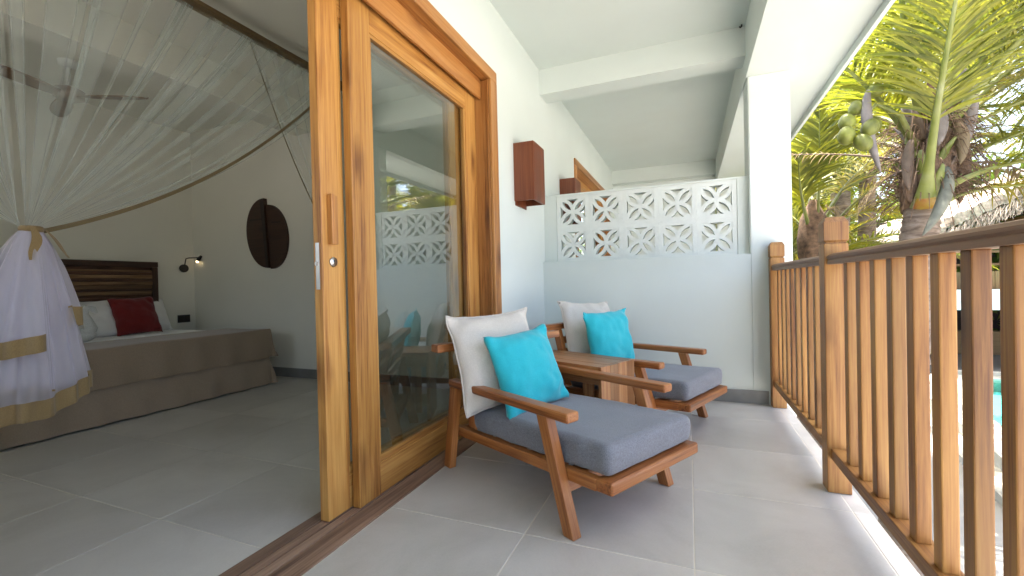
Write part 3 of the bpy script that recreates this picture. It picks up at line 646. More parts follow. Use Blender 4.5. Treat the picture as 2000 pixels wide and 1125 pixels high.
# ------------------------------------------------------------------ lounge chairs
def lounge_chair(label):
    c = empty('lounge_chair', label, 'lounge chair', (0, 0, 0), 0, 'wooden lounge chairs on the balcony')
    w = M['chair_wood']
    def quad(u, v0, v1, z, du, horiz=True): return [(u, v0, z), (u+du, v0, z), (u+du, v1, z), (u, v1, z)]
    for v0, v1 in ((0, .046), (.648, .694)):                       # front legs lean back up to the arms
        hexa('front_leg', quad(-.012, v0, v1, .001, .054), quad(-.150, v0, v1, .436, .058), w, c, .005)
    for v0, v1 in ((.002, .040), (.654, .692)):                    # rear legs splay back to the floor
        hexa('rear_leg', quad(-.888, v0, v1, .001, .060), quad(-.808, v0, v1, .436, .060), w, c, .005)
    for v0, v1 in ((-.012, .056), (.640, .708)):                   # armrests
        hexa('armrest', [(-.815, v0+.008, .436), (-.815, v1-.008, .436), (-.815, v1-.008, .474), (-.815, v0+.008, .474)], [(.034, v0, .436), (.034, v1, .436), (.034, v1, .474), (.034, v0, .474)], w, c, .011, 3)
    for v0, v1 in ((.048, .086), (.610, .646)):                    # side rails of the seat rise to the front
        hexa('side_rail', [(-.845, v0, .170), (-.845, v1, .170), (-.845, v1, .214), (-.845, v0, .214)], [(.112, v0, .197), (.112, v1, .197), (.112, v1, .243), (.112, v0, .243)], w, c, .004)
    hexa('front_rail', [(.104, .050, .196), (.184, .050, .199), (.184, .050, .247), (.104, .050, .2445)], [(.104, .656, .196), (.184, .656, .199), (.184, .656, .247), (.104, .656, .2445)], w, c, .012, 3)
    hexa('stretcher', [(-.075, .047, .130), (-.045, .047, .130), (-.065, .047, .205), (-.095, .047, .205)], [(-.075, .647, .130), (-.045, .647, .130), (-.065, .647, .205), (-.095, .647, .205)], w, c, .004)
    hexa('rear_rail', [(-.83, .086, .172), (-.80, .086, .172), (-.80, .086, .214), (-.83, .086, .214)], [(-.83, .608, .172), (-.80, .608, .172), (-.80, .608, .214), (-.83, .608, .214)], w, c, .004)
    for v0, v1 in ((.060, .098), (.598, .636)):                    # back posts
        hexa('back_post', quad(-.722, v0, v1, .232, .058), quad(-.825, v0, v1, .628, .054), w, c, .004)
    hexa('top_rail', [(-.838, -.085, .622), (-.772, -.085, .622), (-.772, -.085, .662), (-.838, -.085, .662)], [(-.838, .780, .622), (-.772, .780, .622), (-.772, .780, .662), (-.838, .780, .662)], w, c, .006, 3)
    for u, z in ((-.752, .345), (-.772, .425), (-.793, .510)):
        hexa('back_slat', [(u-.010, .099, z), (u+.010, .099, z), (u-.003, .099, z+.05), (u-.023, .099, z+.05)], [(u-.010, .597, z), (u+.010, .597, z), (u-.003, .597, z+.05), (u-.023, .597, z+.05)], w, c, .003)
    for k in range(6):
        u = -.70+.13*k; z = .182+.029*(u+.845)/.957
        hexa('seat_slat', [(u, .087, z), (u+.07, .087, z+.0035), (u+.07, .087, z+.0215), (u, .087, z+.018)], [(u, .609, z), (u+.07, .609, z+.0035), (u+.07, .609, z+.0215), (u, .609, z+.018)], w, c, .002)
    return c
CUSH = seat_cushion_mesh(-.690, .155, .070, .640, .219, .250, .113)
def set_chair(c, O, th):
    c.location = O; c.rotation_euler = (0, 0, -th)
def local_pt(O, th, u, v, z): return V((O[0] + u*math.cos(th) + v*math.sin(th), O[1] - u*math.sin(th) + v*math.cos(th), z))
O1, T1 = (-.449, 1.591, 0), rad(28.5)
O2, T2 = (-.194, 2.715, 0), rad(22.5)
ch1 = lounge_chair('low wooden lounge chair nearer the glass door, standing in front of the side table')
set_chair(ch1, O1, T1)
ch2 = copy_tree(ch1); set_chair(ch2, O2, T2); ch2['label'] = 'low wooden lounge chair standing against the white block partition behind the side table'
for (O, T, lab) in ((O1, T1, 'blue grey seat cushion on the lounge chair nearer the glass door'), (O2, T2, 'blue grey seat cushion on the lounge chair by the block partition')):
    s = link('seat_cushion', CUSH, M['grey_fabric'], None, None, True); s.location = O; s.rotation_euler = (0, 0, -T); tag(s, lab, 'cushion', 'grey seat cushions on the lounge chairs')
def stand(o, O, T, u, v, z, lean, yaw_, roll=0):
    p = local_pt(O, T, u, v, z); a = -T + yaw_
    place(o, p, (math.cos(a), math.sin(a)), lean, roll)
p = pillow('pillow', (.52, .50), .17, M['beige'], .09, 1, .004, .2); stand(p, O1, T1, -.585, .215, .337, rad(18), rad(-3), rad(-2)); tag(p, 'large beige pillow leaning on the back of the chair nearer the glass door', 'pillow', 'beige pillows on the lounge chairs')
p = pillow('pillow', (.42, .41), .15, M['turquoise'], .085, 2, .0, .2); stand(p, O1, T1, -.425, .285, .340, rad(20), rad(0), rad(-5)); tag(p, 'turquoise pillow leaning in front of beige one on the chair nearer the glass door', 'pillow', 'turquoise pillows on the lounge chairs')
p = pillow('pillow', (.50, .50), .16, M['beige'], .09, 3, .004, .2); stand(p, O2, T2, -.600, .275, .337, rad(16), rad(-12), rad(3)); tag(p, 'large beige pillow on the chair by the block partition', 'pillow', 'beige pillows on the lounge chairs')
p = pillow('pillow', (.44, .43), .15, M['turquoise'], .08, 4, .0, .2); stand(p, O2, T2, -.400, .225, .340, rad(12), rad(-10), rad(-1)); tag(p, 'turquoise pillow on the chair by the block partition, partly behind the table', 'pillow', 'turquoise pillows on the lounge chairs')

# ------------------------------------------------------------------ side table of planks
TT = rad(24)
tb = empty('side_table', 'low side table of mixed brown planks standing between the two lounge chairs', 'table', (-.455, 2.405, 0), -TT)
def TB(nm, *a, along=None, bev=.002):
    o = box(nm, *a, M['table_wood'], tb, bev, along); return o
L, Wd, zt = .58, .345, .49
for i, (v0, v1) in enumerate(((0, .088), (.0885, .172), (.1725, .262), (.2625, .345))):
    TB('plank', -L, -.0225, v0, v1, zt-.032, zt + (.0006*(i % 2)), along=0)
    TB('plank', -.022, 0, v0, v1, .004, zt-.0005*(i % 2), along=2)
    TB('plank', -L, -L+.022, v0, v1, .004, zt-.033, along=2)
for v0 in (.012, .311): TB('apron', -L+.023, -.023, v0, v0+.022, zt-.105, zt-.033, along=0)
for u0 in (-.52, -.14, -.36):
    TB('slat', u0, u0+.07, .014, .032, .06, zt-.106, along=2)
TB('shelf', -L+.023, -.023, .034, .31, .10, .122, along=0)

# ------------------------------------------------------------------ bedroom furniture
bed = empty('bed', 'wide bed with dark slatted headboard under the mosquito net', 'bed', (-4.75, 2.24, 0))
BX, BY0, BY1, BZ = -3.96, 1.275, 3.215, .555
mt_ = box('mattress', -5.50, BX-.012, BY0+.03, BY1-.03, .12, .535, M['sheet'], None, .04, seg=3); mt_.parent = bed; mt_.matrix_basis = Matrix.Translation(-bed.location) @ mt_.matrix_basis
def drape(a, b2):
    pass
def cloth(name, x_back, z_top, z_low, y0, y1, off, m, fl, seed, nx=60, ny=110):
    """cloth over the bed foot: a runs from the back edge forward over the foot and down, b across with a side drop"""
    top = (BX+off)-x_back; drop = z_top-z_low; A = top+drop; dropy = drop
    B0, B1 = -dropy, (y1-y0)+dropy
    def f(s, t):
        a = s*A; b2 = B0+(B1-B0)*t
        da = max(0, a-top); db = max(0, b2-(y1-y0), -b2); sg = -1 if b2 < 0 else 1
        x = x_back+min(a, top); y = y0+max(0, min(y1-y0, b2)); d = max(da, db)
        if da > 0 and db > 0: x += .07*db*da/drop; y += sg*.07*da*db/drop
        x += da/drop*fl + (.012*math.sin(b2*23+seed)+nz3(b2*5, a*3, seed)*.02)*(da/drop); y += sg*db/drop*fl
        if db > 0: y += sg*.012*math.sin(a*25)*(db/drop)
        r = .03
        z = z_top-d + (0 if d > 0 else 0) + nz3(x*3, y*3, seed)*.006
        if d == 0:
            e = min(top-a, b2, (y1-y0)-b2); z -= .012*math.exp(-max(0, e)*40)
        return (x-bed.location.x, y-bed.location.y, max(.012, z))
    o = grid(name, f, nx, ny, m, bed); return o
cloth('valance', -5.42, .30, .012, BY0+.02, BY1-.02, -.004, M['skirt'], .035, 3)
cloth('throw', -4.52, .562, .275, BY0, BY1, .006, M['runner'], .022, 5)
for k, (y0, y1) in enumerate(((1.375, 2.20), (2.215, 3.06))):
    pass
def hb(nm, *a, along=1):
    o = box(nm, *a, M[R.choice(('dark_wood', 'dark_wood', 'pale_slat'))] if nm == 'slat' else M['dark_wood'], None, .004, along); o.parent = bed; o.matrix_basis = Matrix.Translation(-bed.location) @ o.matrix_basis; return o
hb('headboard_panel', -5.57, -5.545, 1.38, 3.07, .25, 1.28)
hb('headboard_frame', -5.5445, -5.50, 1.375, 3.075, 1.235, 1.293); hb('headboard_frame', -5.5445, -5.50, 1.375, 3.075, .80, .86)
for y0 in (1.376, 2.185, 3.015): hb('headboard_frame', -5.5445, -5.502, y0, y0+.058, .861, 1.234, along=2)
for y0, y1 in ((1.4345, 2.1845), (2.2435, 3.0145)):
    z = .864; k = 0
    while z < 1.20:
        h_ = R.choice((.022, .03, .04)); h_ = min(h_, 1.233-z)
        hb('slat', -5.5445, -5.508+R.uniform(-.016, .014), y0, y1, z, z+h_-.002); z += h_; k += 1
lab = {'sh1': 'white pillow leaning on the dark headboard beside the red one', 'red': 'deep red pillow leaning at the right end of the headboard'}
p = pillow('pillow', (.72, .40), .20, M['sheet'], .06, 6, 0, .3); place(p, V((-5.28, 2.28, .535)), (1, -.05), rad(28)); tag(p, 'white bed pillow in the middle of the bed, beside the red pillow', 'pillow', 'white bed pillows')
p = pillow('pillow', (.60, .38), .18, M['sheet'], .06, 7, 0, .3); place(p, V((-5.40, 2.86, .535)), (1, .05), rad(24)); tag(p, 'white bed pillow mostly hidden behind the red pillow', 'pillow', 'white bed pillows')
p = pillow('pillow', (.60, .385), .18, M['sheet'], .06, 8, 0, .3); place(p, V((-5.36, 1.66, .535)), (1, 0), rad(24)); tag(p, 'white bed pillow behind the gathered mosquito net', 'pillow', 'white bed pillows')
p = pillow('pillow', (.385, .42), .15, M['red'], .07, 9, 0, .3); place(p, V((-5.16, 2.715, .537)), (1, -.12), rad(26), rad(-2)); tag(p, 'deep red square pillow standing on the bed against the headboard', 'pillow')
def swan(x, y, label, s=1.0, ang=0):
    o = empty('folded_towel', label, 'towel', (x, y, .535), ang, 'folded towels on the bed')
    bm = bmesh.new(); bmesh.ops.create_uvsphere(bm, u_segments=20, v_segments=12, radius=1, matrix=Matrix.Translation((0, 0, .055*s)) @ Matrix.Diagonal((.13*s, .075*s, .062*s, 1)))
    from_bm('body', bm, M['towel'], o, None, True)
    pts = [(.06*s, 0, .06*s), (.095*s, 0, .12*s), (.075*s, 0, .19*s), (.055*s, 0, .25*s), (.075*s, 0, .30*s), (.11*s, 0, .285*s), (.135*s, 0, .25*s)]
    tube_obj('neck', pts, [.055*s, .045*s, .032*s, .026*s, .027*s, .026*s, .010*s], M['towel'], o, 12)
swan(-4.98, 2.13, 'pale towel folded into a swan, farther from the gathered net', 1.0, rad(60)); swan(-5.02, 1.93, 'pale towel folded into a swan, right beside the gathered net', .98, rad(120))

# reading lamp on the head wall
rlp = empty('reading_lamp', 'small black reading lamp with lit tip on the bedroom wall', 'wall lamp', (-5.6, 3.40, 1.235))
bm = bmesh.new(); bmesh.ops.create_cone(bm, cap_ends=True, segments=28, radius1=.048, radius2=.046, depth=.022, matrix=Matrix.Translation((.011, 0, 0)) @ Matrix.Rotation(rad(90), 4, 'Y')); from_bm('wall_plate', bm, M['black_metal'], rlp)
tube_obj('arm', [(.02, 0, .02), (.035, 0, .07), (.05, 0, .112), (.07, .02, .122), (.13, .085, .125)], .0062, M['black_metal'], rlp, 8)
hd = tube_obj('lamp_head', [(.145, .118, .150), (.135, .10, .120), (.125, .085, .085)], [.014, .02, .019], M['black_metal'], rlp, 14)
bm = bmesh.new(); bmesh.ops.create_uvsphere(bm, u_segments=12, v_segments=8, radius=.015, matrix=Matrix.Translation((.124, .083, .079))); from_bm('bulb', bm, M['bulb'], hd, None, True)
# socket
so = empty('wall_socket', 'black double socket plate low on the bedroom wall by the bed', 'socket', (-5.6, 3.385, .635))
o = box('plate', 0.0005, .010, -.068, .068, -.045, .045, M['black_plastic'], so, .002)
for y in (-.034, .034):
    o = box('insert', .0098, .0125, y-.028, y+.028, -.03, .03, M['bar_dark'], so, .001)
# split oval wall carving
art = empty('wall_carving', 'dark oval wooden carving split down the middle on the bedroom wall', 'wall art', (-4.30, 3.52, 1.56))
def half_oval(name, sgn, dz, thick, rx, rz, parent, x_in):
    k = 26; f, bk = [], []
    pts = [(x_in(1)*1.0, rz*1.0)]
    pts = []
    for i in range(k+1):
        a = math.pi/2 - math.pi*i/k; pts.append((sgn*rx*max(0, math.cos(a))**.92 + x_in(math.sin(a)), rz*math.sin(a)+dz))
    bm = bmesh.new(); fv = [bm.verts.new((x, -thick, z)) for x, z in pts]; bv = [bm.verts.new((x, -.001, z)) for x, z in pts]
    bm.faces.new(fv); bm.faces.new(bv[::-1]); n_ = len(fv)
    for i in range(n_): bm.faces.new((fv[i], fv[(i+1) % n_], bv[(i+1) % n_], bv[i]))
    bmesh.ops.recalc_face_normals(bm, faces=bm.faces[:]); return from_bm(name, bm, M['art_wood'], parent)
h1 = half_oval('carved_half', -1, .022, .045, .305, .385, art, lambda s: -.025*s-.006)
h2 = half_oval('carved_half', 1, -.018, .028, .285, .355, art, lambda s: -.025*s+.004)
pydata('split_shadow_strip', [(x, y, z) for y in (-.0505, -.0445) for (x, z) in ((-.085, .385), (-.032, .402), (.016, -.355), (-.012, -.355))], [(0, 1, 2, 3), (7, 6, 5, 4), (0, 4, 5, 1), (1, 5, 6, 2), (2, 6, 7, 3), (3, 7, 4, 0)], M['bar_dark'], h1)  # black strip laid on for the shadow along the split
box('eye_slit', -.25, -.07, -.0475, -.0445, .17, .185, M['bar_dark'], h1); box('eye_slit', .06, .20, -.0305, -.0275, .125, .14, M['bar_dark'], h2)
# ceiling fan
fan = empty('ceiling_fan', 'brown three bladed ceiling fan above the bed, seen through the net', 'fan', (-4.72, 2.02, 2.61))
tube_obj('rod', [(0, 0, .055), (0, 0, .24)], .016, M['bar_white'], fan, 12)
tube_obj('ceiling_cup', [(0, 0, .215), (0, 0, .235), (0, 0, .2745)], [.03, .062, .066], M['bar_white'], fan, 20)
tube_obj('hub', [(0, 0, -.045), (0, 0, -.035), (0, 0, .03), (0, 0, .055)], [.07, .095, .10, .055], M['fan_wood'], fan, 24)
for a in (28, -72, 165):
    d = V((math.cos(rad(a)), math.sin(rad(a)), 0)); q = V((-d.y, d.x, 0)); vs = []; fs = []
    prof = [(.08, .035), (.20, .055), (.36, .062), (.50, .055), (.585, .036), (.60, .012)]
    for zz in (.006, -.006):
        for r_, w_ in prof: vs += [tuple(d*r_ + q*w_ + V((0, 0, zz+.012-.02))), tuple(d*r_ - q*w_ + V((0, 0, zz-.012-.02)))]
    n_ = len(prof)
    for i in range(n_-1):
        fs += [(2*i, 2*i+1, 2*i+3, 2*i+2), (2*n_+2*i, 2*n_+2*i+2, 2*n_+2*i+3, 2*n_+2*i+1), (2*i, 2*i+2, 2*n_+2*i+2, 2*n_+2*i), (2*i+1, 2*n_+2*i+1, 2*n_+2*i+3, 2*i+3)]
    fs += [(2*n_-2, 2*n_-1, 4*n_-1, 4*n_-2)]
    pydata('blade', vs, fs, M['fan_wood'], fan)

# ------------------------------------------------------------------ mosquito net
net = empty('mosquito_net', 'sheer white mosquito net with tan trim, tied at the bed corner', 'mosquito net', (-3.15, 1.18, 0))
NO = net.location.copy()
TP = V((-3.15, 1.18, 1.30)); BXN, BZN = -2.88, 2.775
def nbar(x0, x1, y0, y1):
    o = box('bar', x0, x1, y0, y1, BZN-.012, BZN+.02, M['net_bar'], None, .003); o.parent = net; o.matrix_basis = Matrix.Translation(-NO) @ o.matrix_basis
nbar(BXN-.04, BXN+.05, .95, 3.45); nbar(-3.64, BXN-.041, .95, 1.02)
for y in (1.2, 3.2):
    t = tube_obj('bar_hanger', [(BXN, y, BZN+.019), (BXN, y, CE-.001)], .006, M['black_metal'], net, 8); t.matrix_basis = Matrix.Translation(-NO)
fold_rng = random.Random(21)
def fold_map(n, amp):
    fs_ = [(fold_rng.uniform(0, 1), fold_rng.uniform(.008, .022), fold_rng.uniform(.4, 1.0)) for _ in range(n)]
    def g(s):
        d = 0.0
        for c0, w_, a in fs_: d += a*amp*math.exp(-((s-c0)/w_)**2)*math.sin((s-c0)/w_*2.2)*-1
        return s + d
    return g
def panel(name, top, tie, sagf, n_folds, ns=260, nt=34, amp=.05, ring_r=.035, m='net', edge_s=None, pin=None):
    g = fold_map(n_folds, amp)
    def f(s, t):
        s2 = max(-.02, min(1.02, g(s))); a = V(top(s2)); k = t
        ang = 2*math.pi*(s*.5)
        b2 = V(tie) + V((math.cos(ang)*ring_r, (s-.5)*2*ring_r, 0))
        p = a.lerp(b2, k)
        p.z -= sagf(s)*4*k*(1-k)
        rip = math.sin(s*2*math.pi*6.3)*.6 + nz3(s*14, 0, 2)*1.0
        wv = (k*(1-k)*4)**.6
        p.x += rip*.016*wv + nz3(s*22, k*1.5, 4)*.006*wv
        p.y += nz3(s*18, k*2, 9)*.010*wv
        return tuple(p-NO)
    return grid(name, f, ns, nt, M[m], net), f
def edge_trim(f, s, w, name='trim', steps=34, t0=0.0):
    pts = [V(f(s, i/steps)) for i in range(steps+1)]
    vs = []
    for p in pts: vs += [tuple(p+V((.006, .004, .004))), tuple(p+V((.006, .004, -w)))]
    pydata(name, vs, [(2*i, 2*i+1, 2*i+3, 2*i+2) for i in range(steps)], M['trim_dark'], net, None, True)
_, f1 = panel('front_panel', lambda s: (BXN, 1.0+2.10*s, BZN-.005), TP, lambda s: .05+.15*s*s, 30, amp=.042)
edge_trim(f1, 1.0, .022)
_, f2 = panel('side_panel', lambda s: (BXN-2.4*s, 1.0-.02*s, BZN-.01-.0*s), TP+V((-.02, -.02, 0)), lambda s: .06+.16*s, 10, ns=160)
T2P = V((-3.15, 3.36, 1.30))
_, f3 = panel('front_panel', lambda s: (BXN-.02, 3.44-1.20*s, BZN-.006), T2P, lambda s: .05+.13*s*s, 10, ns=180)
edge_trim(f3, 1.0, .022)
# gathered knot between the fan of cloth and the skirt, and the skirt itself
def skirt_pt(phi, z_len, R1, seed, t, pleats=15, amp=.16, ztop=1.30, r0=.034, lift=0.0):
    rr_ = r0 + (R1-r0)*(t**.72)
    rr_ *= 1 + amp*min(1, t*2.2)*(math.sin(phi*pleats+seed)*.5 + math.sin(phi*7+seed*2+t)*.45 + nz3(math.cos(phi)*2.2, math.sin(phi)*2.2, seed)*.6)
    z = ztop - z_len*t
    return V((TP.x-.03*t + rr_*math.cos(phi)*.85, TP.y-.01*t + rr_*math.sin(phi), z))
def skirt(name, phi0, phi1, z_len, R1, seed, band, n_=150, nt=22, side_trim=True, tilt=0.0, m='net_dense'):
    def zl(ph): return z_len + tilt*math.sin(ph) + .018*math.sin(ph*3+seed) + .012*nz3(ph*3, seed, 0)
    def f(s, t):
        ph = phi0+(phi1-phi0)*s; return tuple(skirt_pt(ph, zl(ph), R1, seed, t)-NO)
    o = grid(name, f, n_, nt, M[m], net)
    def fb_(s, t):
        ph = phi0+(phi1-phi0)*s; z0 = zl(ph); p = skirt_pt(ph, z0, R1, seed, 1.0); q = skirt_pt(ph, z0, R1*1.004, seed, .93); d = (p-q)
        p = q.lerp(p+d*.2, 0) if False else p
        out_ = V((math.cos(ph), math.sin(ph), 0))*.004
        return tuple(p + out_ + V((math.cos(ph)*.004, math.sin(ph)*.004, -1))*(band*(t-.1)) - NO)
    grid('trim', fb_, n_, 3, M['trim'], net)
    return o
skirt('skirt', 0, 2*math.pi, .85, .215, 1.3, .095, tilt=-.06)
skirt('skirt', rad(-165), rad(-4), .555, .240, 4.1, .085)
skirt('skirt', rad(40), rad(150), .43, .175, 2.2, .10, n_=70)
# inner gathered layers make the bundle read as dense cloth
skirt('skirt', 0, 2*math.pi, .82, .17, 6.6, .01, n_=110)
bm = bmesh.new(); tube(bm, [TP+V((math.cos(a)*.038, math.sin(a)*.038, .0))-NO for a in [2*math.pi*i/24 for i in range(25)]], .010, 8, False, 1.6); from_bm('tie_band', bm, M['trim'], net, None, True)
for (a, l_, sp) in ((-.25, .165, .03), (.75, .15, .07), (-1.9, .30, .05)):
    d = V((math.cos(a), math.sin(a), 0)); q = V((-d.y, d.x, 0)); vs = []
    for i in range(9):
        t = i/8; c = TP + d*(.055+sp*1.4*t) + V((0, 0, -l_*t)) + q*(.012*math.sin(t*5)); w_ = .010+.010*math.sin(math.pi*min(1, t*1.1))
        vs += [tuple(c+q*w_-NO), tuple(c-q*w_-NO)]
    pydata('tie_ribbon', vs, [(2*i, 2*i+1, 2*i+3, 2*i+2) for i in range(8)], M['trim'], net, None, True)

# ------------------------------------------------------------------ palms
def frond_mesh(pts3, n_leaf, leaf_len, leaf_w, seed, start=.28, droop=.6, dead=False, fold=.5):
    """leaflets along a quadratic curve; returns vertex and face lists"""
    rg = random.Random(seed); vs, fs = [], []
    a, b2, c = pts3
    for i in range(n_leaf):
        t = start + (1-start)*(i+.5)/n_leaf
        p = bez(a, b2, c, t); tg = (bez(a, b2, c, min(1, t+.02))-bez(a, b2, c, t-.02)).normalized()
        side0 = tg.cross(V((0, 0, 1)))
        if side0.length < .15: side0 = tg.cross(V((1, 0, 0)))
        side0.normalize(); upv = side0.cross(tg)
        ll = leaf_len*(math.sin(math.pi*min(1, (t-start)/(1-start)*.82+.16))**.7)*rg.uniform(.8, 1.1)
        for sg in (-1, 1):
            if rg.random() < (.25 if dead else .04): continue
            ang = rad(rg.uniform(32, 62)) if t < .9 else rad(25)
            d = (side0*sg*math.sin(ang) + tg*math.cos(ang) + upv*(fold*rg.uniform(.1, .8))).normalized()
            wv = tg.cross(d).cross(d); wv = d.cross(upv) ; wv.normalize()
            k = 4; base = len(vs); q = p.copy(); dd = d.copy()
            w_ = leaf_w*rg.uniform(.8, 1.15)
            for j in range(k+1):
                ww = w_*(.55, 1.0, .9, .6, .06)[j]
                vs.append(tuple(q+wv*ww*.5)); vs.append(tuple(q-wv*ww*.5))
                q = q + dd*(ll/k); dd = (dd + V((0, 0, -droop*rg.uniform(.15, .42)*(1.3 if dead else 1)))).normalized()
            for j in range(k): fs.append((base+2*j, base+2*j+1, base+2*j+3, base+2*j+2))
    return vs, fs
def frond(parent, pts3, n_leaf=62, leaf_len=.75, leaf_w=.034, seed=0, m='leaf', start=.28, droop=.55, stalk_r=.045, base_r=None, stalk_m='stalk', dead=False, fold=.5, off=V((0, 0, 0)), base_m=None):
    pts3 = [V(p)-off for p in pts3]
    vs, fs = frond_mesh(pts3, n_leaf, leaf_len, leaf_w, seed, start, droop, dead, fold)
    o = pydata('frond', vs, fs, M[m], parent)
    pts = [bez(*pts3, i/16) for i in range(17)]
    rs = [(stalk_r*(1-.86*(i/16)**.8)) * (1 if i > 3 or not base_r else 1+(base_r/stalk_r-1)*(1-i/4)**1.6) for i in range(17)]
    bm = bmesh.new(); tube(bm, pts, rs, 10, True, .62); bmesh.ops.recalc_face_normals(bm, faces=bm.faces[:]); st = from_bm('stalk', bm, M[stalk_m], o, None, True)
    if base_m:
        st.data.materials.append(M[base_m]); z0 = pts[0].z
        for p in st.data.polygons:
            if p.center.z < z0+.022: p.material_index = 1
    return o
def trunk_mesh(name, pts, rs, parent, m='trunk', rings=46):
    bm = bmesh.new(); P = [bez(*pts, i/rings) for i in range(rings+1)]; P = P[::1]
    P2, R2 = [], []
    for i in range(rings):
        t = i/rings; r_ = rs[0]+(rs[1]-rs[0])*t
        P2 += [P[i], P[i].lerp(P[i+1], .82)]; R2 += [r_*R.uniform(1.03, 1.09), r_*R.uniform(.96, 1.0)]
    tube(bm, P2, R2, 20, True)
    for v in bm.verts:
        v.co += V((nz3(v.co.x*8, v.co.y*8, v.co.z*14), nz3(v.co.x*8+9, v.co.y*8, v.co.z*14), nz3(v.co.x*9, v.co.y*9+4, v.co.z*5)*2))*.010
    bmesh.ops.recalc_face_normals(bm, faces=bm.faces[:]); return from_bm(name, bm, m if not isinstance(m, str) else M[m], parent, None, True)

palm = empty('palm_tree', 'coconut palm with green nuts rising just outside the railing', 'palm tree', (1.95, 5.60, GZ))
PO = palm.location.copy()
trunk_mesh('trunk', [V((0, 0, 0)), V((.02, .03, 3.0)), V((.30, .17, 4.72))], (.19, .145), palm)
# fibrous heart of the crown
bm = bmesh.new(); tube(bm, [V((2.24, 5.78, 1.62))-PO, V((2.29, 5.83, 1.95))-PO, V((2.36, 5.90, 2.3))-PO, V((2.40, 5.95, 2.62))-PO], [.15, .21, .22, .10], 22, True)
for v in bm.verts: v.co += V((nz3(*(v.co*7)), nz3(*(v.co*7+V((5, 5, 5)))), nz3(*(v.co*7+V((9, 1, 3))))))*.05
from_bm('crown_heart', bm, M['fibre'], palm, None, True)
fd = [  # points, leaf count, length, material, start, droop
 ([(2.20, 5.63, 1.64), (2.10, 5.22, 2.36), (1.99, 4.39, 3.48)], 80, .80, 'leaf', .44, .62, .054, .118),
 ([(2.47, 5.91, 2.10), (2.89, 6.37, 3.11), (4.25, 7.58, 5.05)], 60, .8, 'leaf', .30, .5, .062, .09),
 ([(2.26, 5.83, 2.20), (1.95, 5.66, 2.74), (1.22, 5.15, 3.22)], 56, .8, 'leaf', .34, .5, .060, .085),
 ([(2.37, 5.70, 1.80), (2.62, 5.37, 2.03), (3.25, 5.16, 1.92)], 44, .62, 'leaf', .40, .9, .050, .075),
 ([(2.42, 5.85, 1.68), (2.74, 5.75, 1.92), (3.72, 6.0, 1.72)], 52, .62, 'leaf_yellow', .22, .95, .040, .06),
 ([(2.40, 6.05, 2.42), (2.38, 6.28, 3.68), (2.10, 6.49, 5.32)], 60, .8, 'leaf', .25, .5, .055, .08),
 ([(2.50, 6.15, 2.44), (3.77, 7.59, 3.65), (5.8, 9.49, 4.1)], 70, .85, 'leaf', .18, .6, .055, .08),
 ([(2.36, 6.12, 2.28), (2.23, 7.28, 2.95), (1.56, 7.76, 2.59)], 56, .7, 'leaf', .2, .8, .050, .07),
 ([(2.50, 6.12, 2.26), (3.83, 7.82, 3.01), (5.28, 9.27, 2.73)], 70, .8, 'leaf_yellow', .18, .8, .050, .07),
 ([(2.48, 5.93, 2.05), (3.08, 6.22, 2.42), (3.97, 6.69, 2.66)], 56, .75, 'leaf', .25, .8, .050, .075),
 ([(2.34, 5.93, 2.38), (1.90, 5.40, 3.50), (1.62, 4.5, 4.05)], 60, .85, 'leaf', .3, .5, .055, .08),
 ([(2.40, 5.80, 2.35), (2.85, 5.10, 3.35), (3.35, 4.3, 3.85)], 66, .95, 'leaf', .25, .75, .055, .08),
 ([(2.45, 5.88, 2.40), (3.3, 5.9, 3.5), (4.5, 5.7, 3.9)], 66, .9, 'leaf', .22, .75, .055, .08),
 ([(2.44, 5.95, 2.48), (2.9, 6.6, 3.8), (3.2, 7.4, 4.9)], 60, .85, 'leaf', .22, .6, .050, .07),
 ([(2.44, 5.9, 2.3), (3.0, 5.75, 2.75), (4.0, 5.6, 2.75)], 60, .7, 'leaf', .25, .9, .048, .07),
 ([(2.45, 5.95, 2.35), (3.1, 6.1, 3.1), (4.2, 6.3, 3.3)], 60, .75, 'leaf_yellow', .2, .8, .048, .07),
 ([(2.42, 5.88, 2.42), (2.62, 5.3, 3.25), (2.85, 4.5, 3.6)], 60, .85, 'leaf', .3, .7, .05, .07),
 ([(2.35, 6.0, 2.4), (1.95, 6.5, 3.1), (1.45, 7.1, 3.2)], 60, .75, 'leaf', .22, .7, .05, .07),
 ([(2.40, 6.05, 2.45), (2.75, 6.5, 3.2), (3.3, 7.1, 3.2)], 60, .8, 'leaf', .22, .7, .05, .07),
]
for i, (p3, nl, ll, mm, st, dr, sr, br) in enumerate(fd):
    frond(palm, p3, int(nl*1.5), ll, .021, 100+i, mm, st, dr, sr, br, off=PO, base_m='frond_base' if i == 0 else None)
frond(palm, [(2.18, 5.84, 2.12), (1.8, 6.02, 2.36), (1.00, 6.20, 2.45)], 10, .25, .015, 140, 'leaf_dry', .5, 1.2, .030, .05, 'dry_stalk', True, off=PO)
frond(palm, [(2.20, 5.72, 2.02), (1.92, 5.80, 2.12), (1.72, 5.85, 1.62)], 26, .38, .014, 141, 'leaf_dry', .35, 1.4, .026, .05, 'dry_stalk', True, off=PO)
frond(palm, [(2.50, 5.95, 2.0), (2.95, 6.15, 2.3), (3.6, 6.5, 1.85)], 36, .5, .018, 142, 'leaf_dry', .25, 1.2, .030, .05, 'dry_stalk', True, off=PO)
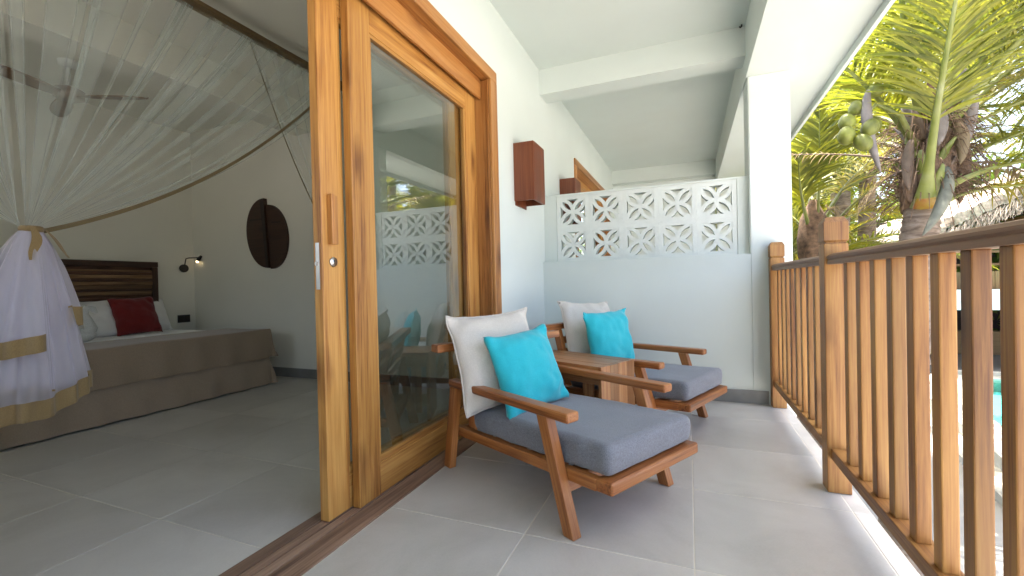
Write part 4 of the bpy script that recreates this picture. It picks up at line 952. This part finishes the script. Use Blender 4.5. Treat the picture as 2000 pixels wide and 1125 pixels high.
for i in range(30):
    a = i*2.4; z0 = 1.66+.033*i; r0 = .155+.03*math.sin(i); c = V((2.27+.08*(z0-1.7), 5.81+.08*(z0-1.7), z0))-PO; d = V((math.cos(a), math.sin(a), 0)); q = c+d*r0
    tube_obj('boot', [c+d*.08, q+V((0, 0, .06)), q+d*.06+V((0, 0, .20)), q+d*R.uniform(.08, .16)+V((0, 0, .30))], [.075, .066, .042, .014], M[R.choice(('fibre', 'spathe', 'dry_stalk', 'dry_stalk', 'stalk', 'leaf_dry'))], palm, 10, .5)
def spathe(p3, w_, m):
    vs = []; n_ = 14
    pts = [bez(*[V(q)-PO for q in p3], i/n_) for i in range(n_+1)]
    for i, p_ in enumerate(pts):
        t = i/n_; ww = w_*math.sin(math.pi*min(1, .08+t*.92))**.7+.004; tg = (pts[min(n_, i+1)]-pts[max(0, i-1)]).normalized(); view = V((-.35, -.93, 0))
        sd = tg.cross(view).normalized(); dp = tg.cross(sd)
        for q in (-1, -.5, 0, .5, 1): vs.append(tuple(p_ + sd*ww*q + dp*(abs(q)**2*ww*.7)))
    for i, p_ in enumerate(pts):
        t = i/n_
    fs = [(5*i+j, 5*i+j+1, 5*i+5+j+1, 5*i+5+j) for i in range(n_) for j in range(4)]
    o = pydata('spathe', vs, fs, M[m], palm, None, True)
    md = o.modifiers.new('solid', 'SOLIDIFY'); md.thickness = .006
spathe([(2.50, 5.72, 3.02), (2.64, 5.62, 2.68), (2.48, 5.66, 2.08)], .060, 'spathe')
spathe([(2.36, 5.62, 2.02), (2.36, 5.44, 1.74), (2.06, 5.32, 1.33)], .050, 'spathe_green')
spathe([(1.66, 5.32, 2.78), (1.57, 5.25, 2.51), (1.74, 5.29, 1.95)], .042, 'spathe')
spathe([(2.58, 5.84, 2.35), (2.60, 5.82, 2.03), (2.54, 5.80, 1.66)], .060, 'fibre')
spathe([(2.10, 5.62, 2.32), (2.02, 5.56, 2.1), (2.06, 5.58, 1.80)], .045, 'dry_stalk')
spathe([(2.44, 5.66, 2.5), (2.52, 5.58, 2.3), (2.46, 5.60, 2.02)], .05, 'leaf_dry')
spathe([(2.30, 5.60, 2.62), (2.30, 5.48, 2.45), (2.26, 5.50, 2.2)], .05, 'spathe')
spathe([(2.12, 5.66, 2.10), (2.06, 5.62, 1.9), (2.08, 5.60, 1.68)], .055, 'fibre')
bm = bmesh.new()
for i in range(420):                                                     # loose fibres round the heart
    a = R.uniform(0, 6.28); z0 = R.uniform(1.75, 2.65); p_ = V((2.32+.2*math.cos(a), 5.86+.2*math.sin(a), z0))-PO; d = V((math.cos(a), math.sin(a), R.uniform(-.8, .9)))*R.uniform(.12, .34)
    tube(bm, [p_, p_+d*.6, p_+d+V((0, 0, -R.uniform(.02, .25)))], [.005, .004, .002], 4, False)
tag(from_bm('fibres', bm, M['fibre'], palm), kind='stuff')
tube_obj('fruit_stalk', [V(q)-PO for q in ((2.19, 5.75, 2.25), (2.0, 5.58, 2.56), (1.75, 5.42, 2.66), (1.60, 5.36, 2.48))], [.03, .024, .018, .010], M['stalk'], palm, 10)
for i, q in enumerate(((1.48, 5.31, 2.49), (1.455, 5.24, 2.335), (1.585, 5.23, 2.245), (1.59, 5.40, 2.64), (1.765, 5.48, 2.82), (1.75, 5.50, 2.48), (1.66, 5.30, 2.40))):
    bm = bmesh.new(); bmesh.ops.create_icosphere(bm, subdivisions=3, radius=.088)
    for v in bm.verts:
        n0 = v.co.normalized(); lob = 1+.05*math.cos(3*math.atan2(n0.y, n0.x)); v.co = V((n0.x*.072*lob, n0.y*.072*lob, n0.z*.092))
    rot = Matrix.Rotation(R.uniform(.3, 1.3), 4, V((R.uniform(-1, 1), R.uniform(-1, 1), .2)))
    from_bm('coconut', bm, M['coconut'], palm, Matrix.Translation(V(q)-PO) @ rot, True)

palm2 = empty('palm_tree', 'smaller palm with upright stalks seen behind the capped railing post', 'palm tree', (1.50, 7.05, GZ)); PO2 = palm2.location.copy()
trunk_mesh('trunk', [V((0, 0, 0)), V((.02, .03, 2.6)), V((.06, .05, 4.35))], (.16, .12), palm2)
bm = bmesh.new(); tube(bm, [V((0.03, .03, 4.2)), V((.08, .05, 4.45)), V((.1, .05, 4.75)), V((.1, .06, 5.0))], [.13, .17, .15, .06], 18, True)
for v in bm.verts: v.co += V((nz3(*(v.co*8)), nz3(*(v.co*8+V((5, 5, 5)))), 0))*.05
from_bm('crown_heart', bm, M['fibre'], palm2, None, True)
fd2 = [([(1.62, 7.10, 1.35), (1.63, 6.93, 2.25), (1.55, 6.56, 3.1)], 'leaf', .5), ([(1.58, 7.10, 1.45), (1.36, 6.85, 2.05), (1.32, 6.56, 2.50)], 'leaf', .4), ([(1.72, 7.18, 1.5), (2.2, 7.17, 2.23), (2.95, 7.18, 2.5)], 'leaf_yellow', .3),
       ([(1.70, 7.18, 1.5), (1.99, 7.07, 1.95), (2.6, 7.07, 1.72)], 'leaf_yellow', .3), ([(1.52, 7.07, 1.46), (1.39, 7.26, 1.98), (1.12, 7.45, 1.88)], 'leaf', .3), ([(1.6, 7.2, 1.6), (1.7, 7.9, 2.5), (1.9, 8.9, 2.6)], 'leaf', .25),
       ([(1.66, 7.15, 1.6), (2.2, 7.6, 2.7), (3.1, 8.2, 2.9)], 'leaf_yellow', .25), ([(1.6, 7.1, 1.6), (1.75, 7.3, 2.7), (1.95, 7.4, 3.6)], 'leaf', .4)]
for i, (p3, mm, st) in enumerate(fd2): frond(palm2, p3, 54, .6, .028, 200+i, mm, st, .6, .036, .055, off=PO2)
frond(palm2, [(1.60, 7.1, 1.5), (1.75, 6.9, 2.2), (1.86, 6.85, 1.5)], 24, .4, .016, 230, 'leaf_dry', .4, 1.3, .024, .04, 'dry_stalk', True, off=PO2)

# palms further off, sharing frond meshes
proto = []
for i in range(5):
    rg = random.Random(300+i); rise = rg.uniform(.7, 1.5); dr = rg.uniform(.1, 1.3)
    p3 = [V((0, 0, 0)), V((1.5, 0, rise*1.3)), V((3.3, 0, rise*.9-dr))]
    vs, fs = frond_mesh(p3, 56, .85, .036, 300+i, .18, .7)
    me = bpy.data.meshes.new('frond'); me.from_pydata(vs, [], fs); me.update()
    bm = bmesh.new(); tube(bm, [bez(*p3, k/8) for k in range(9)], [.05-.042*k/8 for k in range(9)], 6, True); ms = bpy.data.meshes.new('stalk'); bm.to_mesh(ms); bm.free(); ms.materials.append(M['stalk'])
    proto.append((me, ms))
mesh_var = {}
far_trunks = {}
def far_palm(x, y, zc, sc, label, seed, mm='leaf', nf=17):
    rg = random.Random(seed); t = empty('palm_tree', label, 'palm tree', (x, y, GZ), 0, 'palms beyond the pool garden')
    hgt = zc-GZ; lx, ly = rg.uniform(-.5, .5), rg.uniform(-.5, .5)
    trunk_mesh('trunk', [V((0, 0, 0)), V((lx*.2, ly*.2, hgt*.5)), V((lx, ly, hgt))], (.2*sc, .12*sc), t, rings=16)
    for k in range(nf):
        i = rg.randrange(5); key = (i, mm)
        if key not in mesh_var:
            me = proto[i][0].copy(); me.materials.clear(); me.materials.append(M[mm]); mesh_var[key] = me
        o = bpy.data.objects.new('frond', mesh_var[key]); COL.objects.link(o); o.parent = t
        q = Matrix.Translation((lx, ly, hgt)) @ Matrix.Rotation(2*math.pi*k/nf*2.4+rg.uniform(-.3, .3), 4, 'Z') @ Matrix.Rotation(rg.uniform(-1.1, .55), 4, 'Y') @ Matrix.Rotation(rg.uniform(-.4, .4), 4, 'X') @ Matrix.Scale(sc*rg.uniform(.8, 1.1), 4)
        o.matrix_basis = q
        s2 = bpy.data.objects.new('stalk', proto[i][1]); COL.objects.link(s2); s2.parent = o
bgp = [(2.6, 10.2, 2.7, .95, 'leaf'), (3.25, 10.8, 3.6, 1.0, 'leaf'), (2.9, 13.0, 4.6, 1.05, 'leaf'), (12.5, 17.0, 5.2, 1.1, 'leaf_yellow'), (1.9, 16.5, 2.6, 1.0, 'leaf'), (4.6, 16.5, 5.4, 1.15, 'leaf'), (3.6, 20.0, 3.0, 1.1, 'leaf_yellow'),
       (8.8, 15.2, 6.4, 1.2, 'leaf'), (5.0, 26.0, 6.0, 1.3, 'leaf'), (2.4, 26.0, 4.0, 1.2, 'leaf'), (11.5, 15.5, 5.6, 1.1, 'leaf'), (1.55, 11.5, 1.2, .8, 'leaf')]
bgp += [(5.0, 7.6, 3.9, 1.0, 'leaf'), (9.8, 14.5, 5.8, 1.15, 'leaf'), (4.3, 6.3, 5.0, 1.0, 'leaf_yellow'), (2.2, 9.3, .55, .62, 'leaf'), (2.45, 11.6, 1.2, .8, 'leaf'), (1.75, 9.0, .2, .6, 'leaf_yellow'), (5.6, 8.3, 4.2, 1.05, 'leaf'), (7.0, 10.2, 5.0, 1.15, 'leaf_yellow')]
labs = ['leafy palm close behind the post, its crown level with the eave', 'palm with a spreading crown behind the coconut palm', 'tall palm seen above the coconut bunch', 'yellowish palm rising over the pool garden', 'low palm far along the building side', 'tall palm in the middle of the garden', 'yellowish low palm near the thatched roof', 'tall palm beside the thatched roof', 'far tall palm behind the thatched roof', 'far palm low behind the others', 'palm at the far end of the pool', 'short palm low beside the white column', 'palm leaning over the pool, its fronds filling the view above the handrail', 'very tall palm behind the one over the pool', 'yellowish tall palm near the balcony end, fronds hanging into the view', 'young palm with low crown close behind the capped post', 'young palm with arching fronds farther behind the post', 'small yellowish palm low beside the column foot', 'green palm leaning in over the handrail behind the coconut palm', 'yellowish palm standing beside the pool kerb with a high crown']
for i, (x, y, z, sc, mm) in enumerate(bgp): far_palm(x, y, z, sc, labs[i], 500+i, mm)

# dense broadleaf growth closing the view behind the palms
rg = random.Random(77); vs, fs = [], []
for k in range(150):
    u = rg.random(); cx = -6+u*34; cyy = 32+rg.uniform(-3, 5)-abs(u-.4)*6; cz = rg.uniform(-2.5, 6.5); rr_ = rg.uniform(1.1, 2.4)
    for _ in range(170):
        d = V((rg.gauss(0, 1), rg.gauss(0, 1), rg.gauss(0, 1))).normalized()*rr_*rg.uniform(.55, 1.05); p_ = V((cx, cyy, cz))+d
        a = V((rg.gauss(0, 1), rg.gauss(0, 1), rg.gauss(0, .6))).normalized()*rg.uniform(.16, .34); b2 = a.cross(V((rg.gauss(0, 1), rg.gauss(0, 1), rg.gauss(0, 1)))).normalized()*rg.uniform(.07, .14)
        n0 = len(vs); vs += [tuple(p_-a), tuple(p_+b2), tuple(p_+a), tuple(p_-b2)]; fs.append((n0, n0+1, n0+2, n0+3))
tag(pydata('foliage', vs, fs, M['leaf_dark']), 'dense sunlit tree foliage closing the view behind the palms', kind='stuff')

# ------------------------------------------------------------------ thatched pool bar
bar = empty('pool_bar', 'open thatched pool bar with white fascia beam beyond the pool', 'bar', (12.5, 24, GZ)); BO = bar.location.copy()
def BR(nm, bx, m, al=None, bev=0):
    o = box(nm, *bx, M[m], None, bev, al); o.parent = bar; o.matrix_basis = Matrix.Translation(-BO) @ o.matrix_basis; return o
BR('bar_floor', (7.6, 22, 21.8, 32, GZ-.1, GZ+.18), 'bar_floor')
BR('fascia_beam', (8.0, 22, 21.95, 22.3, -.10, .34), 'bar_white', 0, .01); BR('fascia_beam', (8.05, 22, 22.02, 22.28, -.44, -.101), 'bar_white', 0, .01)
for x in (8.1, 13.5, 18.5): BR('pillar', (x, x+.3, 22.0, 22.27, GZ+.18, -.441), 'bar_white', 2)
for k in range(18): BR('panel_board', (9.3+k*.3, 9.585+k*.3, 22.35, 22.39, .34, 1.02+R.uniform(-.01, .01)), 'bar_panel', 2)
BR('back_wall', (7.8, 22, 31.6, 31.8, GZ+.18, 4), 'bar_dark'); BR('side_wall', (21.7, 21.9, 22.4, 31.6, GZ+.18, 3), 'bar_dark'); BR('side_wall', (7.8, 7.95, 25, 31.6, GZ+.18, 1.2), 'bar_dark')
BR('counter', (10.5, 19, 27.0, 27.6, GZ+.18, GZ+1.25), 'bar_panel', 0, .02)
for k in range(8): BR('rafter', (9.0+k*.9, 9.1+k*.9, 22.5, 31, 1.15+k*.42, 1.30+k*.42), 'bar_panel', 1)
for z in (1.25, 1.75, 2.3): BR('cross_tie', (8.4+(z-1.2)*2, 20, 23.0, 23.1, z, z+.09), 'bar_panel', 0)
# thatch: two slopes of layered straw; ridge runs away from the balcony
def slope(sg):
    x_e, z_e, x_r, z_r = (5.9, 1.15, 14.2, 5.25) if sg < 0 else (22.5, 1.15, 14.2, 5.25)
    def f(s, t):
        x = x_e+(x_r-x_e)*t; y = 20.6+13*s; z = z_e+(z_r-z_e)*t
        lay = (t*18) % 1
        return (x-BO.x + nz3(y*3, t*30, 1)*.06, y-BO.y + nz3(t*30, y*2, 3)*.12, z-BO.z + .16*(1-lay)*.6 + nz3(y*7, t*60, 2)*.09)
    o = grid('thatch_slope', f, 90, 90, M['thatch'], bar, False); md = o.modifiers.new('solid', 'SOLIDIFY'); md.thickness = .35; md.offset = -1 if sg > 0 else -1
slope(-1); slope(1)
rg = random.Random(9); vs, fs = [], []
for _ in range(9000):
    t = rg.random(); s = rg.random()**1.5; x = 5.9+8.3*t; z = 1.15+4.1*t+.1; y = 20.6+13*s
    d = V((-.85+rg.uniform(-.25, .25), rg.uniform(-.3, .3), -.42+rg.uniform(-.12, .28)))*rg.uniform(.18, .5); w_ = V((rg.uniform(-.3, .3), 1, 0)).normalized()*rg.uniform(.012, .03); p_ = V((x, y, z+rg.uniform(0, .12)))-BO
    n0 = len(vs); vs += [tuple(p_-w_), tuple(p_+w_), tuple(p_+d+w_*.4+V((0, 0, .03))), tuple(p_+d-w_*.4+V((0, 0, .03)))]; fs.append((n0, n0+1, n0+2, n0+3))
for _ in range(2600):                                                    # ragged verge facing the pool
    t = rg.random(); x = 5.9+8.3*t; z = 1.15+4.1*t-.05; p_ = V((x, 20.6+rg.uniform(-.05, .25), z+rg.uniform(-.3, .12)))-BO
    d = V((-.3+rg.uniform(-.3, .3), -.25, -.55))*rg.uniform(.2, .55); w_ = V((1, rg.uniform(-.3, .3), .4)).normalized()*.02
    n0 = len(vs); vs += [tuple(p_-w_), tuple(p_+w_), tuple(p_+d+w_*.3), tuple(p_+d-w_*.3)]; fs.append((n0, n0+1, n0+2, n0+3))
tag(pydata('straw', vs, fs, M['thatch'], bar), kind='stuff')
# bar chairs by the pool
def bar_chair(x, y, label, rz):
    c = empty('bar_chair', label, 'chair', (x, y, GZ+.181), rz, 'chairs in the pool bar')
    for sx in (-.2, .2):
        for sy in (-.2, .2): tube_obj('leg', [(sx, sy, 0), (sx*.9, sy*.9, .45 if sy < 0 else .9)], .02, M['dry_stalk'], c, 6)
    box('seat', -.23, .23, -.23, .23, .43, .47, M['bar_panel'], c, .01)
    for z in (.6, .72, .84): box('back_slat', -.2, .2, .175, .2, z, z+.06, M['bar_panel'], c, .005)
bar_chair(10.4, 22.9, 'wooden chair standing in the bar near its pool edge', .4); bar_chair(12.0, 23.2, 'wooden chair deeper in the bar behind the nearer one', 2.3); bar_chair(9.3, 23.6, 'wooden chair beside the white bar pillar', 1.2)

# small black hook in the ceiling corner by the column
hk = tube_obj('ceiling_hook', [(.404, 3.772, CE+.001), (.404, 3.772, CE-.012), (.396, 3.768, CE-.022), (.388, 3.766, CE-.014)], .006, M['black_metal'])
tag(hk, 'tiny black hook in the ceiling corner beside the white column', 'hook')
